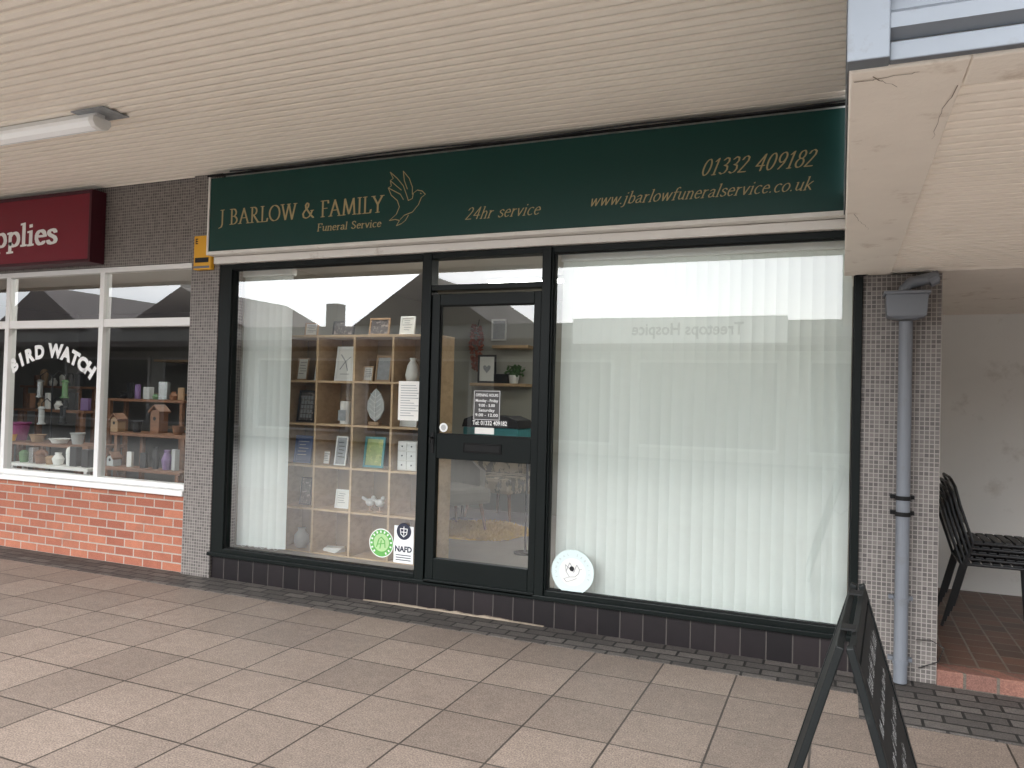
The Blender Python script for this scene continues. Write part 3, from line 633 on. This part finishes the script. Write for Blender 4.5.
for i in range(4):
    for j in range(5): q.add([pl(-.062+i*.032+dx*.026, -.1+j*.04+dz*.032, .0015) for dx, dz in ((0,0),(1,0),(1,1),(0,1))], [(0,1,2,3)])
part(q, 'photo_grid', 'greyprint', t)
sketch(*picframe(303, 2, .18, .24, 'blue', 'blue covered memory book standing in the third shelf row', 'blue', name='book', cat='book'), .18, .24, 6, 'paper')
picframe(374, 2, .2, .26, 'meadow', 'green meadow picture book standing in the third shelf row', 'teal', name='book', cat='book')
sketch(*picframe(341, 2, .12, .25, 'greyprint', 'white framed figure card in the middle of the third shelf row', 'white'), .12, .25, 7, 'black')
sketch(*picframe(327, 2, .08, .12, 'paper', 'tiny cream card left of the figure card in the third shelf row', 'palewood'), .08, .12, 8)
picframe(307, 3, .12, .24, 'photo', 'small dark photo card at the left of the fourth shelf row', 'black')
sketch(*picframe(344, 3, .14, .16, 'paper', 'white memory card in the middle of the fourth shelf row', 'white'), .14, .16, 9)
sketch(*picframe(408, 1, .16, .2, 'paper', 'white box frame at the right end of the second shelf row', 'white'), .16, .2, 10)
x, y, z = cell(345, 1); t = thing('candle', 'white memorial candle with tied card in the second shelf row', 'candle', (x,y,z))
part(MB().lathe((x,y,z), [(.045,0.001),(.045,.19),(.04,.195),(.0,.19)], 20), 'wax', 'paper', t, smooth=False)
part(MB().tube([(x,y,z+.19),(x+.002,y,z+.215)], .003, 5), 'wick', 'black', t); part(MB().box(x-.04, x+.035, y-.05, y-.047, z+.03, z+.12), 'card', 'greyprint', t)
x, y, z = cell(375, 1); t = thing('leaf_ornament', 'pale leaf shaped ornament on a stand in the second shelf row', 'ornament', (x,y,z))
lf = [(0,.0),(.05,.04),(.085,.12),(.08,.2),(.045,.28),(0,.33),(-.045,.28),(-.08,.2),(-.085,.12),(-.05,.04)]
part(MB().prism([(x+a, z+.03+b*.85) for a, b in lf], 'y', y-.004, y+.008), 'leaf', 'stone', t, .003)
mb = MB().tube([(x,y-.008,z+.03),(x,y-.008,z+.29)], .003, 5)
for k in range(5):
    for s in (-1, 1): mb.tube([(x,y-.008,z+.06+k*.042),(x+s*.055,y-.008,z+.1+k*.042)], .002, 4)
part(mb, 'vein', 'white', t); part(MB().box(x-.05, x+.05, y-.03, y+.03, z+.001, z+.03), 'stand', 'palewood', t, .003)
x, y, z = cell(411, 2); t = thing('drawer_box', 'small white chest of six drawers in the third shelf row', 'drawers', (x,y,z))
part(MB().box(x-.09, x+.09, y-.05, y+.08, z+.001, z+.24), 'case', 'paper', t, .003)
for i in range(3):
    for j in (0, 1):
        d = part(MB().box(x-.085+j*.088, x-.003+j*.088, y-.056, y-.051, z+.012+i*.076, z+.08+i*.076), 'drawer', 'white', t, .002)
        part(MB().ball((x-.044+j*.088, y-.06, z+.046+i*.076), .007, 8, 6), 'knob', 'greyprint', d)
for i, (dx, nm) in enumerate(((-.045, 'left'), (.05, 'right'))):
    x, y, z = cell(377, 3); x += dx; t = thing('bird_ornament', f'small white bird figurine, the {nm} of the pair in the fourth shelf row', 'figurine', (x,y,z), 'pair of white birds on the shelf')
    part(MB().ball((x,y,z+.075), (.042,.03,.033)).ball((x+.03,y,z+.115), .019).prism([(x-.035,z+.08),(x-.08,z+.1),(x-.075,z+.12),(x-.02,z+.1)], 'y', y-.01, y+.01), 'body', 'stone', t, smooth=False)
    part(MB().lathe((x,y,z), [(.03,.001),(.03,.01),(.006,.015),(.006,.05)], 12), 'stand', 'palewood', t)
x, y, z = cell(338, 4)
mb = MB()
for k in range(6): mb.obox((x, y, z+.004+k*.006), (.15,.11,.005), Matrix.Rotation(R(k*7-15), 3, 'Z'))
tag(part(mb, 'leaflet_stack', 'paper'), 'low stack of leaflets in the bottom shelf row', 'leaflets')
x, y, z = cell(305, 4); tag(part(MB().lathe((x,y,z), [(.0,.001),(.04,.001),(.065,.05),(.06,.11),(.03,.15),(.035,.17),(0,.17)], 20), 'urn', 'stone', smooth=True), 'rounded grey keepsake urn in the bottom shelf row', 'urn')
x, y, z = cell(411, 0); tag(part(MB().lathe((x,y,z), [(.0,.001),(.05,.001),(.06,.06),(.045,.14),(.02,.18),(.03,.2),(0,.2)], 20), 'vase', 'paper', smooth=True), 'small pale vase at the right end of the top shelf row', 'vase')
# ------------------------------------------------------------------ stickers and notices on the glass
GY = .011
def glassrect(px0, py0, px1, py1, y=GY): a, b = at(px0, py0, y), at(px1, py1, y); return a.x, b.x, b.z, a.z
x0, x1, z0, z1 = glassrect(399,381,421,421)
t = thing('paper_notice', 'white printed notice taped inside the left window beside the door', 'notice', (x0, GY, z0))
part(MB().box(x0, x1, GY-.0015, GY, z0, z1), 'sheet', 'paper', t); lt = MB(); rnd = random.Random(5)
for k in range(13):
    zz = z1-.03-k*(z1-z0-.05)/13; lt.box(x0+.02, x0+.02+(x1-x0-.04)*rnd.uniform(.5, 1), GY-.0025, GY-.002, zz-.005, zz)
part(lt, 'lettering', 'greyprint', t)
def circ(px, py, r, y=GY): a = at(px, py, y); return a.x, a.z
x, z = circ(381.5, 543, 13); t = thing('round_sticker', 'green round sticker at the bottom right of the left window', 'sticker', (x, GY, z))
rr = .108
part(MB().disc((x, GY-.001, z), rr), 'backing', 'white', t); part(MB().disc((x, GY-.002, z), rr*.93), 'face', 'green', t)
q = MB().disc((x, GY-.003, z+.004), rr*.62); part(q, 'centre', pm('pale_green', (.42,.62,.3), .5), t)
lt = MB(); pl = wallpl(GY-.003)
for s in ([(-.04,-.03),(-.02,.03),(.0,.045),(.03,.02),(.035,-.03)], [(-.03,-.01),(.03,.0)], [(-.01,-.04),(.0,.02)]): stroke(lt, pl, [(x+a, z+b) for a, b in s], .008, .4, .6)
part(lt, 'drawing', 'green', t); lt = MB()
for k in range(14): a = R(-60+k*22); lt.obox((x+rr*.79*math.cos(a), GY-.004, z+rr*.79*math.sin(a)), (.012,.001,.016), Matrix.Rotation(-a+math.pi/2, 3, 'Y'))
part(lt, 'lettering', 'white', t)
x0, x1, z0, z1 = glassrect(394.5,525,413,564.5)
t = thing('association_sticker', 'white NAFD sticker with dark round crest beside the green round one', 'sticker', (x0, GY, z0))
part(MB().box(x0, x1, GY-.0015, GY, z0, z1), 'backing', 'white', t)
lt = MB(); xc = (x0+x1)/2; sans(lt, wallpl(GY-.002), 'NAFD', xc, z0+.085, .04, x1-x0-.024, align='C', bold=.04)
for k in range(3): lt.box(x0+.02, x1-.02, GY-.003, GY-.0025, z0+.02+k*.018, z0+.026+k*.018)
part(lt, 'lettering', 'navy', t)
q = MB(); q.disc((xc, GY-.0025, z0+.235), .062); part(q, 'crest', 'navy', t)
q = MB()
for a_, b_ in (((-.03,.02),(.03,.02)), ((-.03,.02),(-.025,-.02)), ((.03,.02),(.025,-.02)), ((-.025,-.02),(0,-.04)), ((.025,-.02),(0,-.04)), ((0,.035),(0,-.03)), ((-.02,-.005),(.02,-.005))):
    stroke(q, wallpl(GY-.003), [(xc+a_[0], z0+.235+a_[1]), (xc+b_[0], z0+.235+b_[1])], .005, .4, .8)
part(q, 'shield', 'white', t)
# large round sticker right window
x, z = circ(572.5, 572, 21); rr = .15
t = thing('round_sticker', 'large pale round sticker with a fine line drawing in the lower left of the right window', 'sticker', (x, GY, z))
part(MB().disc((x, GY-.001, z), rr, 64), 'backing', 'paleteal', t)
part(MB().disc((x, GY-.0018, z), rr*.62, 48), 'inner_disc', 'paper', t)
q = MB(); pl = wallpl(GY-.0022)
for s in ([(-.06,-.05),(-.02,-.035),(.02,-.03),(.045,-.005),(.05,.02),(.065,.025)], [(-.02,-.035),(-.045,.0),(-.05,.045),(-.02,.02),(.01,.0)], [(-.045,.0),(-.02,.06),(.0,.03)], [(.01,.0),(.03,.05),(.05,.02)], [(-.06,-.05),(-.04,-.07),(.0,-.055),(.03,-.04)]):
    stroke(q, pl, [(x+a, z+b) for a, b in s], .0034, .3, .8)
part(q, 'drawing', 'greyprint', t)
part(MB().disc((x-.004, GY-.0045, z+.022), .017, 20), 'centre', 'black', t)
q = MB()
for k, ch in enumerate('FUNERAL SERVICE'):
    a = R(200-k*220/14*1.0); sans(q, pl, ch, x+rr*.74*math.cos(a), z+rr*.74*math.sin(a), .015, None, a-math.pi/2, 'C')
part(q, 'lettering', 'stone', t)
# door stickers
DGY = -.002
x0, x1, z0, z1 = glassrect(474,390,500,421,DGY)
t = thing('opening_hours_sticker', 'clear opening hours sticker with white text on the door glass', 'sticker', (x0, DGY, z0))
part(MB().box(x0, x1, DGY-.0015, DGY, z0, z1), 'backing', pm('smoked_film', (.05,.045,.045), .4), t)
lt = MB(); pl = wallpl(DGY-.002); xc = (x0+x1)/2; hh = (z1-z0)
part(ring(MB(), x0+.004, x1-.004, z0+.004, z1-.004, .003, DGY-.003, DGY-.002), 'border', 'white', t)
for s, f in (('OPENING HOURS', .84), ('Monday - Friday', .66), ('9.00 - 5.00', .5), ('Saturday', .34), ('9.00 - 12.00', .18)):
    sans(lt, pl, s, xc, z0+hh*f-.01, .02, (x1-x0)*(.84 if len(s) > 11 else .6), align='C', bold=.015)
part(lt, 'lettering', 'white', t)
x0, x1, z0, z1 = glassrect(469,419,521,436,DGY); z0 = max(z0, zu0+.004)
t = thing('telephone_sticker', 'clear strip with a white telephone number along the bottom of the door glass', 'sticker', (x0, DGY, z0))
zmid = (z0+z1)/2
part(MB().box(x0+.02, x1-.1, DGY-.0018, DGY-.0004, zmid, z1), 'strip', 'black', t)
part(MB().box(x0+.05, x0+.2, DGY-.0035, DGY-.0020, z0+.002, zmid-.006), 'label_panel', 'paper', t)
lt = MB(); sans(lt, pl, 'Tel: 01332 409182', x0+.03, zmid+.014, .03, (x1-x0)*.66, bold=.02); part(lt, 'lettering', 'white', t)
p = at(443, 427.5, -.045)
t = thing('round_sticker', 'tiny white round sticker on the left stile of the door', 'sticker', p)
part(MB().disc((p.x, -.0375, p.z), .033), 'face', 'white', t); q = MB(); q.disc((p.x, -.0385, p.z), .02); part(q, 'emblem', 'stone', t)
# ------------------------------------------------------------------ interior behind the door
BYW = 3.58
p = at(497, 440, 1.2); tz = p.z
t = thing('fish_tank', 'low dark lidded tank with teal glow standing behind the door glass', 'tank', (p.x, 1.2, ZP))  # lower half simply coloured teal
part(MB().box(p.x-.26, p.x+.26, 1.05, 1.35, tz, tz+.11), 'glass_tank', 'teal', t, .01)
part(MB().prism([(p.x-.27,tz+.111),(p.x-.25,tz+.18),(p.x-.15,tz+.215),(p.x+.15,tz+.215),(p.x+.25,tz+.18),(p.x+.27,tz+.111)], 'y', 1.04, 1.36), 'lid', 'black', t, .006)
part(MB().box(p.x-.26, p.x+.26, 1.05, 1.35, tz-.025, tz-.001).tube([(p.x+.24,1.33,ZP+.012),(p.x+.24,1.33,tz-.025)], .01, 10).lathe((p.x+.24,1.33,ZP), [(.0,.0),(.1,.0),(.1,.012),(0,.012)], 20), 'stand', 'black', t)
def shelfat(pxa, pxb, py, label, dep=.22):
    a, b = at(pxa, py, BYW-.1), at(pxb, py, BYW-.1)
    tag(part(MB().box(a.x, b.x, BYW-dep, BYW+.01, a.z-.035, a.z), 'wall_shelf', 'oak', bev=.004), label, 'shelf', 'floating shelves seen through the door'); return a.x, b.x, a.z
shA = shelfat(496, 532, 346, 'upper light oak wall shelf seen through the door glass')
shB = shelfat(474, 530, 383, 'lower light oak wall shelf seen through the door glass')
def pxf(px, py, w, h, pic, fm, label, y=BYW-.04): 
    p = at(px, py, y); return picframe(0, 0, w, h, pic, label, fm, 0, xz=(p.x, y, p.z-h/2))
t, q, pl = pxf(487, 369, .24, .34, 'paper', 'black', 'black framed heart picture standing on the lower wall shelf', BYW-.14)
hp = [(0,-.05),(.045,0),(.05,.03),(.025,.045),(0,.025),(-.025,.045),(-.05,.03),(-.045,0)]
q.add([pl(a, b, .003) for a, b in hp], [tuple(range(8))]); part(q, 'heart', 'greyprint', t)
pxf(499, 330, .2, .26, 'greyprint', 'white', 'white framed print above the upper wall shelf')
def wreath(px, py, label, y=BYW-.06):
    p = at(px, py, y); t = thing('dried_flower_garland', label, 'garland', p); mb = MB(); rnd = random.Random(2)
    for k in range(150):
        a = rnd.uniform(0, 6.28); zz = rnd.uniform(-.34, .2); r_ = .09*(1-abs(zz)/.45); c = Vector((p.x+r_*math.cos(a), y+.03*math.sin(a)-.02, p.z+zz))
        mb.obox(c, (.045,.004,.03), Matrix.Rotation(rnd.uniform(0, 6), 3, 'X') @ Matrix.Rotation(rnd.uniform(0, 6), 3, 'Y'))
    part(mb, 'flowers', 'flower', t); part(MB().tube([(p.x,y,p.z+.15),(p.x,y+.05,p.z+.28)], .005, 5), 'cord', 'cable', t)
wreath(477, 342, 'rust red dried flower garland hanging on the wall behind the door')
p = at(514, 375, BYW-.12); t = thing('potted_plant', 'small trailing plant in a pot on the lower wall shelf', 'plant', (p.x, p.y, shB[2]))
part(MB().lathe((p.x,p.y,shB[2]), [(0,.001),(.05,.001),(.065,.1),(.055,.1),(.0,.09)], 16), 'pot', 'paper', t); mb = MB(); rnd = random.Random(4)
for k in range(60): mb.obox((p.x+rnd.gauss(0,.05), p.y+rnd.gauss(0,.03), shB[2]+.12+rnd.uniform(-.03,.09)), (.05,.003,.025), Matrix.Rotation(rnd.uniform(0,6),3,'X')@Matrix.Rotation(rnd.uniform(0,6),3,'Y'))
part(mb, 'leaves', 'leafg', t)
p = at(497, 378, BYW-.1); tag(part(MB().box(p.x+.0, p.x+.16, BYW-.2, BYW-.05, shB[2]+.001, shB[2]+.11), 'keepsake_box', 'black', bev=.004), 'dark keepsake box on the lower wall shelf', 'box')
def armchair(px, py, mat, rz, label, s=1):
    p = onz(px, py, ZP); t = thing('armchair', label, 'armchair', (0,0,0))
    b = MB().box(-.33,.33,-.32,.3,.3,.46); part(b, 'seat', mat, t, .04)
    prof = arc(0,0,.36,.34,-10,190,14)
    mb = MB(); vs = []
    for i, (a, c) in enumerate(prof):
        hh = .62+.3*math.sin(math.pi*i/14)**1.5
        vs += [(a, c, .3), (a, c, hh), (a*1.18, c*1.2, hh-.02), (a*1.14, c*1.16, .3)]
    fs = [(i*4+k, i*4+(k+1)%4, (i+1)*4+(k+1)%4, (i+1)*4+k) for i in range(14) for k in range(4)]+[(0,1,2,3),(56,57,58,59)]
    mb.add(vs, fs); part(mb, 'backrest', mat, t, smooth=False)
    for sx in (-1, 1):
        for sy in (-1, 1): part(MB().tube([(sx*.3,sy*.27,0),(sx*.25,sy*.23,.31)], [.012,.02], 8), 'leg', 'wood', t)
    t.location = (p.x, p.y, ZP); t.rotation_euler = (0,0,rz); t.scale = (s,s,s)
armchair(503, 519, 'leafy', R(-15), 'brown patterned tub armchair seen through the lower door glass', 1.08)
armchair(446, 532, 'fabric', R(60), 'grey upholstered tub armchair at the left of the lower door glass')
p = onz(480, 531, ZP); mb = MB(); rnd = random.Random(9)
for k in range(2600):
    a = rnd.uniform(0, 6.28); r_ = math.sqrt(rnd.random())*(1+.12*math.sin(a*5)); c = Vector((p.x+r_*.6*math.cos(a), p.y-.05+r_*.5*math.sin(a), ZP+.012)); d = Vector((rnd.gauss(0,.02), rnd.gauss(0,.02), .04)); s_ = Vector((.014,0,0))
    mb.add([c-s_, c+s_, c+d], [(0,1,2)])
mb.lathe((p.x, p.y-.05, ZP), [(.0,.001),(.5,.001),(.49,.012),(0,.012)], 24)
tag(part(mb, 'rug', 'rug'), 'shaggy mustard yellow rug on the shop floor behind the door', 'rug')
p = onz(462, 520, ZP); t = thing('side_table', 'small round side table between the chairs behind the door', 'table', (p.x,p.y,ZP))
part(MB().lathe((p.x,p.y,ZP), [(0,.5),(.22,.5),(.22,.52),(0,.52)], 24), 'table_top', 'palewood', t)
part(MB().lathe((p.x,p.y,ZP), [(.13,.0),(.13,.015),(.015,.03),(.015,.499)], 14), 'pedestal', 'black', t)
def striplamp(x0, x1, y, z, label):
    t = thing('strip_light', label, 'ceiling light', ((x0+x1)/2, y, z)); part(MB().box(x0, x1, y-.06, y+.06, z-.03, z), 'housing', 'wframe', t); part(MB().box(x0+.02, x1-.02, y-.045, y+.045, z-.045, z-.031), 'tube', 'lampon', t)
striplamp(-3.2, -1.7, 1.9, 2.715, 'lit strip light on the ceiling deep inside the funeral shop')
striplamp(-3.9, -3.1, .38, 2.715, 'lit strip light above the cube shelving inside the funeral shop')  # added lamp, brightens the shelving
striplamp(-1.6, -.2, .9, 2.715, 'lit strip light behind the closed wide blind inside the funeral shop')  # added unseen lamp, lights the blind slats from behind
striplamp(-7.2, -5.9, 2.2, 2.775, 'lit strip light on the ceiling deep inside the left shop')
striplamp(-7.4, -5.6, .6, 2.775, 'lit strip light just behind the window inside the left shop')
# ------------------------------------------------------------------ left shop display
def table(pxa, pxb, pyt, y, dep, label, mat='wood'):
    a, b = at(pxa, pyt, y), at(pxb, pyt, y); t = thing('display_table', label, 'table', (a.x, y, .06))
    part(MB().box(a.x, b.x, y, y+dep, a.z-.03, a.z), 'table_top', mat, t, .003)
    for xx in (a.x+.04, b.x-.08):
        for yy in (y+.02, y+dep-.06): part(MB().box(xx, xx+.04, yy, yy+.04, .06, a.z-.031), 'leg', mat, t)
    return a.x, b.x, a.z
T1 = table(110, 186, 432, .75, .4, 'brown wooden display bench at the right of the left shop window')
T2 = table(4, 88, 441, .6, .45, 'low dark display table in the left half of the left shop window')
T3 = table(100, 180, 466, .45, .22, 'lower brown display shelf near the glass of the left shop window')
T4 = table(14, 84, 408, 1.3, .3, 'mid height wooden stand behind the feeder stand in the left shop')
T5 = table(104, 184, 398, 1.5, .3, 'taller brown stand at the back right of the left shop display')
T6 = table(6, 88, 462, .3, .2, 'lowest white display ledge just behind the left shop glass', 'paper')
T7 = table(20, 80, 385, 2.0, .3, 'highest brown stand at the back left of the left shop display')
def nestbox(px, y, base, w, h, mat, label):
    x = at(px, 400, y).x; t = thing('nest_box', label, 'nest box', (x, y, base))
    part(MB().box(x-w/2, x+w/2, y-w/2, y+w/2, base+.001, base+h), 'body', mat, t, .002)
    part(MB().prism([(x-w*.68,base+h-.015),(x,base+h+w*.45),(x+w*.68,base+h-.015),(x+w*.6,base+h-.035),(x,base+h+w*.35),(x-w*.6,base+h-.035)], 'y', y-w*.65, y+w*.6), 'roof', 'wood', t)
    q = MB().disc((x, y-w/2-.002, base+h*.62), w*.17, 20); part(q, 'entrance_hole', 'black', t)
nestbox(119, .85, T1[2], .1, .15, 'palewood', 'pale nest box at the left end of the display bench')
nestbox(160, 1.0, T1[2], .12, .24, 'wood', 'tall dark brown nest box right of the middle of the display bench')
nestbox(116, .55, T3[2], .09, .10, 'stone', 'small grey nest box at the left of the low display shelf')
def pot(px, y, base, r, h, mat, label, name='pot', cat='pot'):
    x = at(px, 430, y).x; return tag(part(MB().lathe((x,y,base+.001), [(0,0),(r*.7,0),(r,h),(r*1.08,h),(r*1.08,h*.92),(r*.9,h*.85),(0,h*.8)], 20), name, mat, smooth=False), label, cat)
pot(19, .8, T2[2], .11, .2, 'magenta', 'magenta plastic bucket at the left of the low display table', 'bucket', 'bucket')
pot(38, .75, T2[2], .08, .08, 'palewood', 'shallow woven bowl on the low display table', 'bowl', 'bowl')
pot(60, .75, T2[2], .1, .05, 'paper', 'shallow white bowl on the low display table', 'bowl', 'bowl')
pot(78, .78, T2[2], .07, .12, 'stone', 'grey pot at the right end of the low display table')
pot(12, .68, T2[2], .05, .07, 'yellow', 'small yellow pot at the front left of the low display table')
pot(137, .9, T1[2], .05, .12, 'black', 'small black pot between nest boxes on the display bench')
pot(178, .9, T1[2], .06, .09, 'wood', 'brown wooden tub at the right end of the display bench', 'tub', 'tub')
words = ['first','second','third','fourth','fifth','sixth','seventh','eighth']
for T, yy, nm, n_, sd_ in ((T4, 1.42, 'mid height stand', 7, 1), (T5, 1.62, 'taller brown stand', 8, 2), (T6, .4, 'white ledge', 8, 3), (T3, .56, 'lower shelf', 6, 4), (T7, 2.12, 'highest brown stand', 6, 6)):
    rn = random.Random(sd_); mats = ['lilac','paper','wood','stone','black','palewood','leafpr','black','paper','silver']
    for k in range(n_):
        xx = T[0]+.08+(T[1]-T[0]-.16)*(k+.5)/n_+rn.uniform(-.03,.03); r_ = rn.uniform(.03,.06); h_ = rn.uniform(.06,.22); m_ = mats[(k*3+sd_*2) % 10]; kind = rn.randint(0, 2)
        if sd_ == 4 and k == 0: continue
        lb = f'{words[k]} small item from the left on the {nm} in the left shop'
        z_ = T[2]+.001
        if kind == 0: o_ = part(MB().lathe((xx,yy,z_), [(0,0),(r_*.7,0),(r_,h_*.5),(r_*.5,h_*.85),(r_*.6,h_),(0,h_)], 14), 'ornament', m_, smooth=False)
        elif kind == 1: o_ = part(MB().obox((xx,yy,z_+h_/2), (r_*1.8,r_*1.2,h_), Matrix.Rotation(rn.uniform(-.4,.4), 3, 'Z')), 'gift_box', m_, bev=.004)
        else: o_ = part(MB().lathe((xx,yy,z_), [(0,0),(r_*.8,0),(r_,h_*.6),(r_*.9,h_*.6),(0,h_*.5)], 14).ball((xx,yy,z_+h_*.75), (r_*1.1,r_*1.1,h_*.3), 9, 5), 'ornament', m_)
        tag(o_, lb, 'ornament')
# feeder stand
p = at(52, 400, .9); t = thing('bird_feeder_stand', 'tall black wire stand with hanging bird feeders in the left shop window', 'feeder stand', (p.x, .9, .06))
zt_ = at(52, 376, .9).z
part(MB().tube([(p.x,.9,.07),(p.x,.9,zt_)], .008, 6).lathe((p.x,.9,.06), [(.16,0),(.16,.02),(0,.02)], 16), 'pole', 'black', t)
for k, (dx, dz) in enumerate(((-.2,0),(.2,0),(-.16,-.3),(.18,-.28))):
    a = part(MB().tube([(p.x,.9,zt_+dz),(p.x+dx*.5,.9,zt_+dz+.05),(p.x+dx,.9,zt_+dz),(p.x+dx,.9,zt_+dz-.04)], .005, 6), 'hook', 'black', t)
    part(MB().lathe((p.x+dx,.9,zt_+dz-.24), [(0,0),(.045,0),(.045,.015),(.03,.02),(.03,.17),(.045,.175),(.02,.2),(0,.2)], 12), 'feeder', ('silver','leafpr','stone','black')[k], a)
for r_ in range(3):
    zz = 1.0+r_*.5; nm = ('lower','middle','upper')[r_]
    tag(part(MB().box(-9.5, -5.6, 3.6, 4.19, zz-.03, zz), 'wall_shelf', 'palewood'), f'{nm} long stock shelf on the back wall of the left shop', 'shelf')
    cols = ['white','blue','stone','leafpr','wood','paper','lilac','stone','teal','palewood']; rnd = random.Random(r_)
    ords = ['first','second','third','fourth','fifth','sixth','seventh','eighth','ninth','tenth']
    x = -8.9
    for k in range(10):
        w_ = rnd.uniform(.14,.26); h_ = rnd.uniform(.14,.34); c = cols[(k*3+r_*2) % 10]
        t = thing('stock_box', f'{ords[k]} stock box from the left on the {nm} back shelf of the left shop', 'box', (x, 3.7, zz), 'boxed stock on the back shelves of the left shop')
        part(MB().box(x, x+w_, 3.68, 3.95, zz+.001, zz+h_), 'carton', c, t, .003); part(MB().box(x+.02, x+w_-.02, 3.676, 3.679, zz+h_*.3, zz+h_*.7), 'label_panel', 'paper' if c != 'paper' else 'navy', t)
        x += w_+rnd.uniform(.03,.14)
# ------------------------------------------------------------------ across the street (seen reflected)
ob = thing('shop_row', 'low row of shops across the street seen reflected in the windows', 'building', (-8, -17, 0))
part(MB().box(-60, 30, -24, -17, 0, 3.9), 'wall', 'oppwall', ob)
mb = MB().box(-60, 30, -17, -14.8, 3.05, 3.25)
for xc, ww, hh in ((-12.6,2.6,1.7),(-23,3.2,1.6),(-31,3,1.9),(4,3,1.5)):
    mb.prism([(xc-ww,3.9),(xc+ww,3.9),(xc,3.9+hh)], 'y', -23, -16.9)
part(mb, 'roof', 'opproof', ob)
for k in range(18):
    x = -56+k*4.6; w_ = part(ring(MB(), x, x+3.9, .3, 2.8, .08, -16.99, -16.9), 'window', 'white', ob); part(MB().box(x+.08, x+3.82, -16.98, -16.95, .38, 2.72), 'pane', 'oppdark', w_)
part(MB().box(-24.5,-23.8,-19,-18.3,3.9,6.2).box(-17.5,-17,-19,-18.5,3.9,4.9), 'chimney', 'oppwall', ob)
os_ = thing('shop_sign', 'pale hospice shop sign across the street seen reflected in the right window', 'sign', (-3.6, -14.75, 3.3))
part(MB().box(-6.6, -1.2, -14.78, -14.6, 3.1, 3.75), 'panel', 'glowpanel', os_)  # panel with added glow, visible only as a reflection
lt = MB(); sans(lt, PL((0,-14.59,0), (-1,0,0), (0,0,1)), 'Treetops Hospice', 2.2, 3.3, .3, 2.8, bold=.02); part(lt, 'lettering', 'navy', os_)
# ------------------------------------------------------------------ world and sun
W = bpy.data.worlds.new('World'); bpy.context.scene.world = W; W.use_nodes = True; nt = W.node_tree; bg = nt.nodes['Background']
sky = N(nt, 'ShaderNodeTexSky', sky_type='NISHITA'); sky.sun_disc = False; sky.sun_elevation = R(38); sky.sun_rotation = R(200); sky.air_density = 1.0; sky.dust_density = 4
hs = N(nt, 'ShaderNodeHueSaturation'); hs.inputs['Saturation'].default_value = .15; hs.inputs['Value'].default_value = 3.6; nt.links.new(sky.outputs[0], hs.inputs['Color'])
tc = N(nt, 'ShaderNodeTexCoord'); f = ramp(nt, noise(nt, 3, 6, scaled(nt, tc.outputs['Generated'], (1,1,2.5))), .35, .7)
nt.links.new(mixc(nt, 1, hs.outputs[0], mixc(nt, f, (.80,.85,.92), (1.15,1.18,1.2)), 'MULTIPLY'), bg.inputs[0]); bg.inputs[1].default_value = .15
sl = bpy.data.lights.new('sun', 'SUN'); sl.energy = 1.5; sl.angle = R(18); sl.color = (1,.97,.93); so = bpy.data.objects.new('sun', sl); COL.objects.link(so)
az = R(200); el = R(38); dirv = Vector((math.sin(az)*math.cos(el), math.cos(az)*math.cos(el), math.sin(el)))
so.rotation_euler = dirv.to_track_quat('Z', 'Y').to_euler()
sc = bpy.context.scene; sc.view_settings.view_transform = 'Standard'; sc.view_settings.look = 'None'; sc.view_settings.exposure = 0
